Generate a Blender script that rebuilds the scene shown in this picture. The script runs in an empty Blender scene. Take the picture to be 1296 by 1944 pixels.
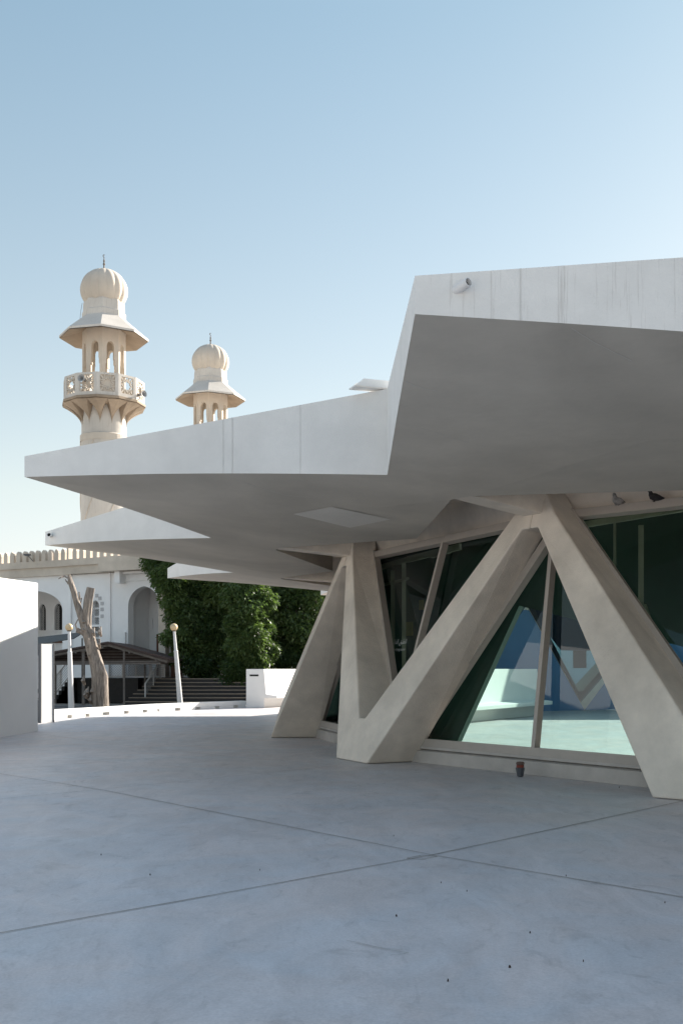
import bpy, bmesh, math, random
from math import sin, cos, pi, radians, sqrt, atan2
from mathutils import Vector, Matrix, noise
from mathutils.geometry import tessellate_polygon
random.seed(7)
SC = bpy.context.scene
COL = SC.collection

# ------------------------------------------------------------------ camera, light
F, HY, EYE = 2013.5, 1270.0, 1.6
cam = bpy.data.cameras.new('camera'); camo = bpy.data.objects.new('camera', cam); COL.objects.link(camo)
camo.location = (0, 0, EYE); camo.rotation_euler = (radians(90), 0, 0)
cam.sensor_fit = 'HORIZONTAL'; cam.sensor_width = 36; cam.lens = 36 * F / 1296
cam.shift_y = (HY - 972) / 1296
cam.clip_start = .1; cam.clip_end = 3000
SC.camera = camo

SUN_AZ, SUN_EL = 41.0, 25.5      # azimuth measured from +x towards +y
sd = Vector((cos(radians(SUN_EL)) * cos(radians(SUN_AZ)), cos(radians(SUN_EL)) * sin(radians(SUN_AZ)), sin(radians(SUN_EL))))
sun = bpy.data.lights.new('sun', 'SUN'); sun.energy = 4.3; sun.angle = radians(.7); sun.color = (1, .93, .83)
suno = bpy.data.objects.new('sun', sun); COL.objects.link(suno); suno.rotation_euler = sd.to_track_quat('Z', 'Y').to_euler()
suno.location = (20, 20, 30)
W = bpy.data.worlds.new('World'); SC.world = W; W.use_nodes = True
nt = W.node_tree; nt.nodes.clear()
sky = nt.nodes.new('ShaderNodeTexSky'); sky.sky_type = 'NISHITA'; sky.sun_disc = False
sky.sun_elevation = radians(SUN_EL); sky.sun_rotation = radians(90 - SUN_AZ)
sky.air_density = 1.0; sky.dust_density = .6; sky.ozone_density = 1.2
bg = nt.nodes.new('ShaderNodeBackground'); bg.inputs[1].default_value = .12
wo = nt.nodes.new('ShaderNodeOutputWorld')
gm = nt.nodes.new('ShaderNodeGamma'); gm.inputs[1].default_value = .62
tn = nt.nodes.new('ShaderNodeMix'); tn.data_type = 'RGBA'; tn.blend_type = 'MULTIPLY'; tn.inputs[0].default_value = 1; tn.inputs[7].default_value = (1.36, 1.30, 1.17, 1)
nt.links.new(sky.outputs[0], gm.inputs[0]); nt.links.new(gm.outputs[0], tn.inputs[6]); 
tcw = nt.nodes.new('ShaderNodeTexCoord'); sxyz = nt.nodes.new('ShaderNodeSeparateXYZ'); nt.links.new(tcw.outputs['Generated'], sxyz.inputs[0])
rw = nt.nodes.new('ShaderNodeValToRGB'); rw.color_ramp.elements[0].position = .0; rw.color_ramp.elements[0].color = (.72, .67, .80, 1)
rw.color_ramp.elements[1].position = .53; rw.color_ramp.elements[1].color = (.54, .645, .69, 1)
e_ = rw.color_ramp.elements.new(.16); e_.color = (.78, .745, .72, 1)
e_ = rw.color_ramp.elements.new(.80); e_.color = (.97, .99, 1.05, 1)
t2 = nt.nodes.new('ShaderNodeMix'); t2.data_type = 'RGBA'; t2.blend_type = 'MULTIPLY'; t2.inputs[0].default_value = 1
nt.links.new(sxyz.outputs[2], rw.inputs[0]); nt.links.new(tn.outputs[2], t2.inputs[6]); nt.links.new(rw.outputs[0], t2.inputs[7])
nt.links.new(t2.outputs[2], bg.inputs[0]); nt.links.new(bg.outputs[0], wo.inputs[0])
SC.view_settings.view_transform = 'Standard'; SC.view_settings.look = 'None'
SC.view_settings.gamma = 1; SC.view_settings.exposure = 1.62
SC.render.engine = 'CYCLES'
SC.cycles.caustics_refractive = False; SC.cycles.caustics_reflective = False
SC.cycles.max_bounces = 10; SC.cycles.transparent_max_bounces = 12

# ------------------------------------------------------------------ helpers
def ray(px, py): return Vector(((px - 648) / F, 1, (HY - py) / F))
def at(px, py, Y):
    r = ray(px, py); return Vector((r.x * Y, Y, EYE + r.z * Y))
def ground(px, py, h=0.0):
    Y = (EYE - h) * F / (py - HY); return Vector(((px - 648) / F * Y, Y, h))

class MB:
    def __init__(s): s.v = []; s.f = []; s.m = []
    def face(s, pts, mi=0):
        n = len(s.v); s.v += [tuple(p) for p in pts]; s.f.append(tuple(range(n, n + len(pts)))); s.m.append(mi)
    def box(s, c, size, rz=0, mi=0, R=None):
        hx, hy, hz = size[0] / 2, size[1] / 2, size[2] / 2
        M = (R if R is not None else Matrix.Rotation(rz, 3, 'Z')); c = Vector(c)
        P = [c + M @ Vector((x * hx, y * hy, z * hz)) for x in (-1, 1) for y in (-1, 1) for z in (-1, 1)]
        n = len(s.v); s.v += [tuple(p) for p in P]
        for q in ((0, 1, 3, 2), (4, 6, 7, 5), (0, 4, 5, 1), (2, 3, 7, 6), (0, 2, 6, 4), (1, 5, 7, 3)):
            s.f.append(tuple(n + i for i in q)); s.m.append(mi)
    def bar(s, a, b, w, h, up=(0, 0, 1), mi=0):
        a = Vector(a); b = Vector(b); d = b - a; L = d.length
        if L < 1e-6: return
        d.normalize(); up = Vector(up); x = d.cross(up)
        if x.length < 1e-4: x = d.cross(Vector((1, 0, 0)))
        x.normalize(); z = x.cross(d)
        M = Matrix((x, d, z)).transposed()
        s.box((a + b) / 2, (w, L, h), R=M, mi=mi)
    def tube(s, pts, rad, n=10, caps=True, mi=0, bump=0, seed=0):
        rings = []; pts = [Vector(p) for p in pts]
        prev = None
        for i, p in enumerate(pts):
            d = (pts[min(i + 1, len(pts) - 1)] - pts[max(i - 1, 0)]).normalized()
            if prev is None:
                x = d.orthogonal().normalized()
            else:
                x = (prev - d * prev.dot(d)).normalized()
            prev = x; y = d.cross(x); r = rad[i] if isinstance(rad, (list, tuple)) else rad
            idx = []
            for k in range(n):
                a = 2 * pi * k / n; rr = r
                if bump:
                    q = Vector((cos(a) * 2.2, sin(a) * 2.2, p.z * .55 + seed))
                    rr = r * (1 + bump * (noise.noise(q) * 1.2 + .5 * noise.noise(Vector((q.x * 3, q.y * 3, q.z * 2.0)))))
                idx.append(len(s.v)); s.v.append(tuple(p + x * cos(a) * rr + y * sin(a) * rr))
            rings.append(idx)
        for i in range(len(rings) - 1):
            for k in range(n):
                s.f.append((rings[i][k], rings[i][(k + 1) % n], rings[i + 1][(k + 1) % n], rings[i + 1][k])); s.m.append(mi)
        if caps:
            s.f.append(tuple(rings[0][::-1])); s.m.append(mi); s.f.append(tuple(rings[-1])); s.m.append(mi)
    def lathe(s, c, prof, n=24, rot=0, mod=None, mi=0, cap=True):
        rings = []; c = Vector(c)
        for r, z in prof:
            idx = []
            for k in range(n):
                a = rot + 2 * pi * k / n; rr = r * (mod(a, z) if mod else 1)
                idx.append(len(s.v)); s.v.append((c.x + rr * cos(a), c.y + rr * sin(a), c.z + z))
            rings.append(idx)
        for i in range(len(rings) - 1):
            for k in range(n):
                s.f.append((rings[i][k], rings[i][(k + 1) % n], rings[i + 1][(k + 1) % n], rings[i + 1][k])); s.m.append(mi)
        if cap: s.f.append(tuple(rings[0][::-1])); s.m.append(mi); s.f.append(tuple(rings[-1])); s.m.append(mi)
    def panel(s, fr, outer, holes=(), d=.2, mi=0, back=True):
        """outline with holes in the frame fr(u,h,depth) -> point, thickness d"""
        polys = [[Vector((u, h, 0)) for u, h in outer]] + [[Vector((u, h, 0)) for u, h in q] for q in holes]
        flat = [p for q in polys for p in q]
        tris = tessellate_polygon(polys)
        for dd in ((0, d) if back else (0,)):
            n = len(s.v); s.v += [tuple(fr(p.x, p.y, dd)) for p in flat]
            for t in tris:
                s.f.append(tuple(n + i for i in t)); s.m.append(mi)
        for q in polys:
            k = len(q)
            for i in range(k):
                a, b = q[i], q[(i + 1) % k]
                s.face([fr(a.x, a.y, 0), fr(b.x, b.y, 0), fr(b.x, b.y, d), fr(a.x, a.y, d)], mi)
    def build(s, name, mat, parent=None, bevel=0, smooth=False, weld=True):
        me = bpy.data.meshes.new(name); me.from_pydata(s.v, [], s.f)
        for i, mm in enumerate(mat if isinstance(mat, (list, tuple)) else [mat]): me.materials.append(mm)
        me.polygons.foreach_set('material_index', s.m)
        bm = bmesh.new(); bm.from_mesh(me)
        if weld: bmesh.ops.remove_doubles(bm, verts=bm.verts, dist=1e-5)
        bmesh.ops.recalc_face_normals(bm, faces=bm.faces)
        if bevel:
            ed = [e for e in bm.edges if len(e.link_faces) == 2 and e.calc_face_angle(0) > radians(25)]
            bmesh.ops.bevel(bm, geom=ed, offset=bevel, segments=2, affect='EDGES', profile=.5, clamp_overlap=True)
        bm.to_mesh(me); bm.free()
        if smooth:
            me.shade_smooth()
            try: me.set_sharp_from_angle(angle=radians(40))
            except Exception: pass
        o = bpy.data.objects.new(name, me); COL.objects.link(o)
        if parent: o.parent = parent
        return o

def thing(name, label, cat, loc=(0, 0, 0), group=None):
    o = bpy.data.objects.new(name, None); COL.objects.link(o); o.location = loc
    o.empty_display_size = .2
    tag(o, label, cat, group); return o
def tag(o, label=None, cat=None, group=None, kind=None):
    if label: o['label'] = label
    if cat: o['category'] = cat
    if group: o['group'] = group
    if kind: o['kind'] = kind
    return o
def keep(o, parent):     # parent an object built in world coordinates
    o.parent = parent; o.matrix_parent_inverse = Matrix.Translation(parent.location).inverted(); return o

# ------------------------------------------------------------------ materials
def mat(name, col, rough=.8, var=.06, scale=3, bump=.15, bscale=40, col2=None, streak=0, metal=0, spec=.35, hue=None, blotch=0):
    m = bpy.data.materials.new(name); m.use_nodes = True; t = m.node_tree; N = t.nodes; L = t.links
    b = N['Principled BSDF']; b.inputs['Roughness'].default_value = rough; b.inputs['Metallic'].default_value = metal
    b.inputs['Specular IOR Level'].default_value = spec
    tc = N.new('ShaderNodeTexCoord')
    n1 = N.new('ShaderNodeTexNoise'); n1.inputs['Scale'].default_value = scale; n1.inputs['Detail'].default_value = 8; n1.inputs['Roughness'].default_value = .62
    L.new(tc.outputs['Object'], n1.inputs['Vector'])
    r = N.new('ShaderNodeValToRGB'); r.color_ramp.elements[0].position = .3; r.color_ramp.elements[1].position = .72
    c2 = col2 or tuple(c * (1 + var) for c in col)
    r.color_ramp.elements[0].color = (*[c * (1 - var) for c in col], 1); r.color_ramp.elements[1].color = (*c2, 1)
    L.new(n1.outputs['Fac'], r.inputs['Fac']); out = r.outputs['Color']
    if blotch:
        n3 = N.new('ShaderNodeTexNoise'); n3.inputs['Scale'].default_value = scale * .22; n3.inputs['Detail'].default_value = 5; n3.inputs['Distortion'].default_value = .7
        L.new(tc.outputs['Object'], n3.inputs['Vector'])
        q = N.new('ShaderNodeMapRange'); q.inputs[1].default_value = .35; q.inputs[2].default_value = .65; q.inputs[3].default_value = 1 - blotch; q.inputs[4].default_value = 1 + blotch * .5
        L.new(n3.outputs['Fac'], q.inputs[0])
        mx = N.new('ShaderNodeMix'); mx.data_type = 'RGBA'; mx.blend_type = 'MULTIPLY'; mx.inputs[0].default_value = 1
        L.new(out, mx.inputs[6]); L.new(q.outputs[0], mx.inputs[7]); out = mx.outputs[2]
    if streak:
        mp = N.new('ShaderNodeMapping'); mp.inputs['Scale'].default_value = (14, 14, .5)
        L.new(tc.outputs['Object'], mp.inputs['Vector'])
        n2 = N.new('ShaderNodeTexNoise'); n2.inputs['Scale'].default_value = 1.6; n2.inputs['Detail'].default_value = 6; n2.inputs['Roughness'].default_value = .7
        L.new(mp.outputs[0], n2.inputs['Vector'])
        q = N.new('ShaderNodeMapRange'); q.inputs[1].default_value = .56; q.inputs[2].default_value = .66; q.inputs[3].default_value = 0; q.inputs[4].default_value = streak
        L.new(n2.outputs['Fac'], q.inputs[0])
        mx = N.new('ShaderNodeMix'); mx.data_type = 'RGBA'
        mx.inputs[7].default_value = (col[0] * .42, col[1] * .38, col[2] * .34, 1)
        L.new(q.outputs[0], mx.inputs[0]); L.new(out, mx.inputs[6]); out = mx.outputs[2]
    L.new(out, b.inputs['Base Color'])
    nb = N.new('ShaderNodeTexNoise'); nb.inputs['Scale'].default_value = bscale; nb.inputs['Detail'].default_value = 6
    L.new(tc.outputs['Object'], nb.inputs['Vector'])
    ad = N.new('ShaderNodeMath'); ad.operation = 'MULTIPLY_ADD'; ad.inputs[1].default_value = 1.5
    L.new(n1.outputs['Fac'], ad.inputs[0]); L.new(nb.outputs['Fac'], ad.inputs[2])
    bp = N.new('ShaderNodeBump'); bp.inputs['Strength'].default_value = bump; bp.inputs['Distance'].default_value = .02
    L.new(ad.outputs[0], bp.inputs['Height']); L.new(bp.outputs[0], b.inputs['Normal'])
    return m

M = dict(
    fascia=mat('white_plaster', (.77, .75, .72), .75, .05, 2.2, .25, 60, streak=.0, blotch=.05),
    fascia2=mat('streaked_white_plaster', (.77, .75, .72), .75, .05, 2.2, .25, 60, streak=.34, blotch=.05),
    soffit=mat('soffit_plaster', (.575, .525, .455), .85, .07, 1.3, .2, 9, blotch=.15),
    column=mat('warm_plaster', (.80, .715, .615), .8, .10, 2.6, .4, 50, blotch=.16),
    patch=mat('patch_plaster', (.70, .66, .60), .85, .04, 2, .2, 30),
    frame=mat('beige_metal', (.46, .41, .36), .5, .05, 6, .05, 80),
    seam=mat('seam_sealant', (.66, .64, .61), .9, .1, 8, .1),
    curb=mat('curb_plaster', (.50, .46, .42), .85, .1, 3, .3, 40, blotch=.15),
    pave=mat('smooth_concrete', (.52, .52, .525), .42, .05, 1.1, .10, 30, blotch=.16),
    joint=mat('joint_sealant', (.25, .225, .20), .9, .15, 6, .1),
    dark=mat('added_partition_dark', (.05, .095, .08), .5, .1, 2, .05),  # added wall, darkness behind the glass put into its colour
    inner=mat('interior_frame', (.50, .50, .42), .6, .1, 3, .05),
    cyan=mat('opaque_screen_blue', (.085, .19, .36), .6, .05, 2, .05),  # opaque; blue of the glass view put into its colour
    white=mat('white_paint', (.82, .81, .79), .7, .03, 2, .15, 60, blotch=.03),
    white2=mat('white_render', (.72, .71, .70), .8, .05, 1.2, .3, 30, blotch=.06),
    mosq=mat('mosque_render', (.86, .85, .84), .85, .04, 1.0, .3, 20, blotch=.07),
    beige=mat('beige_stone', (.63, .55, .46), .85, .1, 1.6, .4, 25, blotch=.15),
    minar=mat('minaret_stone', (.61, .565, .51), .85, .07, 1.2, .3, 25, streak=.38, blotch=.1),
    dome=mat('dome_stone', (.57, .50, .42), .8, .07, 1.0, .3, 20, blotch=.1),
    under=mat('shaded_brown_stone', (.34, .265, .195), .85, .12, 1.5, .3, 20, blotch=.15),  # brown stone darkened to hold the eave shade; corbels share it
    brown=mat('brown_metal', (.06, .038, .034), .6, .15, 3, .1),
    wood=mat('brown_door', (.12, .045, .022), .5, .2, 4, .1),
    black=mat('black_stone', (.018, .018, .020), .45, .3, 4, .1),
    nosing=mat('stair_nosing', (.30, .25, .20), .8, .1, 6, .1),
    grey=mat('grey_metal', (.33, .33, .33), .5, .1, 5, .05),
    greyd=mat('weathered_metal', (.16, .14, .125), .7, .2, 5, .1),
    hole=mat('dark_recess', (.02, .018, .016), .8, .2, 4, .05),
    asphalt=mat('asphalt', (.12, .115, .11), .9, .15, 2, .3, 60),
    paving=mat('sandy_paving', (.50, .46, .41), .85, .1, 1.5, .2, 40),
    globe=mat('amber_globe', (.66, .50, .30), .35, .06, 6, .02),
    lamp_dark=mat('lamp_metal', (.09, .095, .105), .45, .1, 8, .1),
    lamp_red=mat('red_band', (.22, .05, .035), .5, .15, 8, .1),
    bird=mat('pigeon_plumage', (.34, .32, .30), .8, .6, 14, .2),
    birdd=mat('dark_plumage', (.035, .03, .03), .8, .4, 12, .2),
    poster=mat('printed_poster', (.66, .64, .62), .5, .25, 9, .02),
    sign=mat('white_letters', (.55, .58, .58), .6, .02, 3, .01),
    yellow=mat('yellow_sticker', (.42, .38, .12), .6, .1, 5, .02),
    blue=mat('blue_plastic', (.05, .14, .42), .4, .1, 5, .05),
    litter=mat('dry_leaf', (.045, .03, .022), .9, .3, 9, .1),
)
def pave_mat():
    m = bpy.data.materials.new('trowelled_concrete'); m.use_nodes = True; t = m.node_tree; N = t.nodes; L = t.links
    b = N['Principled BSDF']; tc = N.new('ShaderNodeTexCoord')
    def nz(sc, det, mp_, dist=0, rough=.6):
        n = N.new('ShaderNodeTexNoise'); n.inputs['Scale'].default_value = sc; n.inputs['Detail'].default_value = det; n.inputs['Distortion'].default_value = dist; n.inputs['Roughness'].default_value = rough
        mm = N.new('ShaderNodeMapping'); mm.inputs['Scale'].default_value = mp_[0]; mm.inputs['Rotation'].default_value = (0, 0, mp_[1]); mm.inputs['Location'].default_value = (mp_[2], 0, 0)
        L.new(tc.outputs['Object'], mm.inputs[0]); L.new(mm.outputs[0], n.inputs['Vector']); return n.outputs['Fac']
    def rng(f, a, b_, c, d):
        q = N.new('ShaderNodeMapRange'); q.inputs[1].default_value = a; q.inputs[2].default_value = b_; q.inputs[3].default_value = c; q.inputs[4].default_value = d; L.new(f, q.inputs[0]); return q.outputs[0]
    def mul(c, f):
        x = N.new('ShaderNodeMix'); x.data_type = 'RGBA'; x.blend_type = 'MULTIPLY'; x.inputs[0].default_value = 1; L.new(c, x.inputs[6]); L.new(f, x.inputs[7]); return x.outputs[2]
    r = N.new('ShaderNodeValToRGB'); r.color_ramp.elements[0].position = .36; r.color_ramp.elements[1].position = .64
    r.color_ramp.elements[0].color = (.625, .575, .56, 1); r.color_ramp.elements[1].color = (.575, .575, .59, 1)
    L.new(nz(.8, 5, ((1, 1, 1), .4, 3), 1.2), r.inputs[0]); c = r.outputs[0]
    c = mul(c, rng(nz(.22, 4, ((1, 1, 1), 0, 11), .5), .35, .65, .95, 1.03))
    c = mul(c, rng(nz(1.6, 9, ((1, .5, 1), .7, 5), 1.5, .68), .34, .66, .87, 1.06))
    c = mul(c, rng(nz(5, 8, ((1, .35, 1), -.5, 8), 2.0, .7), .28, .46, .86, 1.0))
    c = mul(c, rng(nz(60, 4, ((1, 1, 1), 0, 1)), .3, .7, .90, 1.08))
    c = mul(c, rng(nz(2.2, 6, ((1, .7, 1), 1.1, 31), 2.5, .6), .30, .42, .84, 1.0))
    L.new(c, b.inputs['Base Color'])
    L.new(rng(nz(1.2, 6, ((1, .6, 1), .3, 17), 1), .3, .7, .42, .60), b.inputs['Roughness']); b.inputs['Specular IOR Level'].default_value = .4
    bp = N.new('ShaderNodeBump'); bp.inputs['Strength'].default_value = .12; bp.inputs['Distance'].default_value = .01
    L.new(nz(7, 8, ((1, .5, 1), .5, 2), 1), bp.inputs['Height']); L.new(bp.outputs[0], b.inputs['Normal'])
    return m
M['pave'] = pave_mat()
def bark_mat():
    m = mat('weathered_bark', (.24, .195, .16), .95, .45, 5, .9, 30, col2=(.42, .36, .31))
    t = m.node_tree
    n1 = [n for n in t.nodes if n.type == 'TEX_NOISE'][0]
    mp = t.nodes.new('ShaderNodeMapping'); mp.inputs['Scale'].default_value = (3.2, 3.2, .5)
    t.links.new(t.nodes['Texture Coordinate'].outputs['Object'], mp.inputs[0]); t.links.new(mp.outputs[0], n1.inputs['Vector'])
    return m
M['bark'] = bark_mat()
def leaf_mat():
    m = bpy.data.materials.new('leaf'); m.use_nodes = True; t = m.node_tree; N = t.nodes; L = t.links
    b = N['Principled BSDF']; b.inputs['Roughness'].default_value = .5
    at_ = N.new('ShaderNodeAttribute'); at_.attribute_name = 'tone'
    r = N.new('ShaderNodeValToRGB'); r.color_ramp.elements[0].color = (.020, .050, .015, 1); r.color_ramp.elements[1].color = (.12, .17, .048, 1)
    L.new(at_.outputs['Fac'], r.inputs[0]); L.new(r.outputs[0], b.inputs['Base Color'])
    tr = N.new('ShaderNodeBsdfTranslucent'); tr.inputs[0].default_value = (.16, .26, .05, 1)
    mx = N.new('ShaderNodeMixShader'); mx.inputs[0].default_value = .28
    o = N['Material Output']; L.new(b.outputs[0], mx.inputs[1]); L.new(tr.outputs[0], mx.inputs[2]); L.new(mx.outputs[0], o.inputs[0])
    return m
M['leaf'] = leaf_mat()
def glass_mat(name, tint, refl=1.42):
    m = bpy.data.materials.new(name); m.use_nodes = True; t = m.node_tree; N = t.nodes; L = t.links
    N.remove(N['Principled BSDF']); o = N['Material Output']
    rf = N.new('ShaderNodeBsdfRefraction'); rf.inputs['IOR'].default_value = 1.0; rf.inputs['Roughness'].default_value = 0; rf.inputs[0].default_value = (*tint, 1)
    gl = N.new('ShaderNodeBsdfGlossy'); gl.inputs['Roughness'].default_value = .0; gl.inputs[0].default_value = (.85, .93, 1, 1)
    fr = N.new('ShaderNodeFresnel'); 
    ge = N.new('ShaderNodeNewGeometry'); mr = N.new('ShaderNodeMapRange'); mr.inputs[3].default_value = refl; mr.inputs[4].default_value = 1 / refl
    L.new(ge.outputs['Backfacing'], mr.inputs[0]); L.new(mr.outputs[0], fr.inputs[0])
    mx = N.new('ShaderNodeMixShader'); L.new(fr.outputs[0], mx.inputs[0]); L.new(rf.outputs[0], mx.inputs[1]); L.new(gl.outputs[0], mx.inputs[2]); L.new(mx.outputs[0], o.inputs[0])
    return m
M['glass'] = glass_mat('tinted_glass', (.38, .55, .51)); M['glass_deep'] = glass_mat('blue_tinted_glass', (.26, .42, .54))

# ------------------------------------------------------------------ ground
def sheet(name, pts, z, m, kind='structure'):
    b = MB(); b.face([(x, y, z) for x, y in pts]); o = b.build(name, m); tag(o, kind=kind); return o
lowpts = [(-9.6, 32.0), (-9.15, 33.5), (-8.14, 37.0), (-6.9, 39.8), (-3.97, 44.1)]
sheet('ground', [(-900, -300), (900, -300), (900, 1500), (-900, 1500)], -.012, M['paving'])
sheet('plaza', [(-60, -70), (60, -70), (60, 70), (14, 70), (-3.9, 44.2), (-6.85, 39.9), (-8.1, 37.1), (-9.1, 33.5), (-9.6, 32.0), (-60, 20)], -.006, M['pave'])
sheet('road', [(-60, 35.5), (-9.3, 35.5), (-8.4, 38.5), (-7.1, 41.2), (-5, 44.2), (-5, 46.4), (-60, 46.4)], -.003, M['asphalt'])

# ------------------------------------------------------------------ pavilion
CX, CY = 16.469, 25.997
PHI, NB = 3.970, 16
S = 2 * pi / NB
Rt, Htt, Htb, Rn, Hnt, Hnb = 23.469, 4.829, 4.514, 19.643, 5.404, 4.235
Rs, Hs, Ri, Hi = 18.3, 4.05, 16.69, 3.93
def pol(r, a, h): return Vector((CX + r * cos(a), CY + r * sin(a), h))
def tipaz(k): return PHI - k * S          # k=0 nearest tip (B), 1 left tip (A), 2, 3 ...
pav = thing('pavilion', 'round white concrete pavilion with a pointed star shaped canopy on slanted beige columns', 'pavilion', (CX, CY, 0))
def part(mb, name, m, parent=None, **k):
    o = mb.build(name, m, None, **k); keep(o, pav)
    if parent:
        o.parent = parent; o.matrix_parent_inverse = parent.matrix_parent_inverse.inverted() @ Matrix.Identity(4) if False else Matrix.Identity(4)
        # the parent mesh is at the world origin offset by pav's inverse, so both share one frame
    return o

# canopy: fascia ring + roof
fas = MB()
for k in range(NB):
    a = tipaz(k); T0 = pol(Rt, a, Htb); T1 = pol(Rt, a, Htt)
    mi = 1 if k in (0, NB - 1) else 0
    for sg in (-1, 1):
        b = a + sg * S / 2; N0 = pol(Rn, b, Hnb); N1 = pol(Rn, b, Hnt)
        # gently curved lower edge: subdivided
        n = 10; lo = []; up = []
        for i in range(n + 1):
            t = i / n; p = T0.lerp(N0, t); q = T1.lerp(N1, t)
            p.z += .035 * sin(pi * t) * (1 if t < .6 else 1)
            lo.append(p); up.append(q)
        for i in range(n):
            fas.face([lo[i], lo[i + 1], up[i + 1], up[i]] if sg > 0 else [lo[i + 1], lo[i], up[i], up[i + 1]], 1 if (k in (0,) and sg > 0) else 0)
        # roof sector, a little below the fascia top inside
        fas.face([T1, N1, pol(14.9, b, 5.35), pol(14.9, a, 5.35)])
    # inner edge of the roof ring; centre left open to sunlight the made-up court
    fas.face([pol(14.9, a - S / 2, 5.35), pol(14.9, a + S / 2, 5.35), pol(14.9, a + S / 2, 4.55), pol(14.9, a - S / 2, 4.55)])
canopy = part(fas, 'canopy', [M['fascia'], M['fascia2']], weld=True)

HW = .19
SOFT = {}
def off(az, r, t, h):        # point at radius r on azimuth az shifted sideways by t
    return Vector((CX + r * cos(az) - t * sin(az), CY + r * sin(az) + t * cos(az), h))
for k in range(NB):
    a = tipaz(k); sf = MB()
    T0 = pol(Rt, a, Htb); I = pol(Ri, a, Hi)
    sides = []
    for sg in (-1, 1):
        b = a + sg * S / 2
        N0 = pol(Rn, b, Hnb); Sp = off(b, Rs, -sg * HW, Hs)
        n = 10; lo = []
        for i in range(n + 1):
            t = i / n; p = T0.lerp(N0, t); p.z += .035 * sin(pi * t); lo.append(p)
        sides.append((lo, Sp))
        cpt = pol(19.3, a, Hi + (Htb - Hi) * (19.3 - Ri) / (Rt - Ri) - .01)
        for i in range(n): sf.face([lo[i], lo[i + 1], cpt])
        sf.face([N0, Sp, cpt]); sf.face([Sp, I, cpt])
        sf.face([Sp, I, I + Vector((0, 0, .75)), Sp + Vector((0, 0, .65))])
        sf.face([N0, Sp, off(b, Rs, 0, Hs)])
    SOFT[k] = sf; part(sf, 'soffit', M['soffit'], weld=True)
# recess ceiling over the glass
rc = MB()
for k in range(NB):
    a = tipaz(k)
    rc.face([pol(14.9, a - S / 2, 4.56), pol(14.9, a + S / 2, 4.56), pol(18.9, a + S / 2, 4.6), pol(17.4, a, 4.6), pol(18.9, a - S / 2, 4.6)])
part(rc, 'recess_ceiling', M['column'])
# upper wall above glass
for k in range(NB):
    uw = MB(); a = tipaz(k)
    for sg in (1,):
        q0, q1 = a - S / 2, a + S / 2
        uw.face([pol(16.25, q0, 3.98), pol(16.25, q1, 3.98), pol(16.35, q1, 4.6), pol(16.35, q0, 4.6)])
        uw.face([pol(16.1, q0, 3.98), pol(16.1, q1, 3.98), pol(16.1, q1, 4.58), pol(16.1, q0, 4.58)])
        uw.face([pol(16.25, q0, 3.98), pol(16.25, q1, 3.98), pol(16.1, q1, 3.98), pol(16.1, q0, 3.98)])
    part(uw, 'upper_wall', M['column'])

# V columns : outline in (t, h), t in half bays from the foot
def Ro(h): return 18.0 + (16.85 - 18.0) * h / 3.9
def Rin(h): return 17.05 + (16.33 - 17.05) * h / 3.9
outl = [(-.175, 0), (.175, 0), (.19, .08), (.95, 3.72), (1, 3.72), (1, 4.34), (.965, 4.34), (.86, 3.9), (.035, .74), (-.035, .74),
        (-.86, 3.9), (-.965, 4.34), (-1, 4.34), (-1, 3.72), (-.95, 3.72), (-.19, .08)]
def vcolumn(k):
    a = tipaz(k); c = MB()
    ex_ = {2: .17}.get(k, 0)
    def P(t, h, r): return pol(r(h) + (ex_ * (1 - h / 4.34) if r is Ro else 0), a - t * S / 2, h)     # +t : towards the next bay on the left
    polys = [[Vector((t, h, 0)) for t, h in outl]]
    tris = tessellate_polygon(polys)
    for r in (Ro, Rin):
        n = len(c.v); c.v += [tuple(P(t, h, r)) for t, h in outl]
        for t in tris: c.f.append(tuple(n + i for i in t)); c.m.append(0)
    n = len(outl)
    for i in range(n):
        (t0, h0), (t1, h1) = outl[i], outl[(i + 1) % n]
        c.face([P(t0, h0, Ro), P(t1, h1, Ro), P(t1, h1, Rin), P(t0, h0, Rin)])
    return part(c, 'slanted_column', M['column'], bevel=.028)
for k in range(NB): vcolumn(k)
# beams from apex out to the soffit valley
for k in range(NB):
    b = tipaz(k) - S / 2; c = MB()
    z0, z1 = 3.93, 4.55
    A = [off(b, 16.5, -HW, 3.9), off(b, 16.5, HW, 3.9), off(b, Rs - .02, HW, Hs + .01), off(b, Rs - .02, -HW, Hs + .01)]
    B = [Vector((p.x, p.y, 4.58)) for p in A]
    c.face(A); c.face(B)
    for i in range(4): c.face([A[i], A[(i + 1) % 4], B[(i + 1) % 4], B[i]])
    part(c, 'beam', M['column'], bevel=.015)

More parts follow.
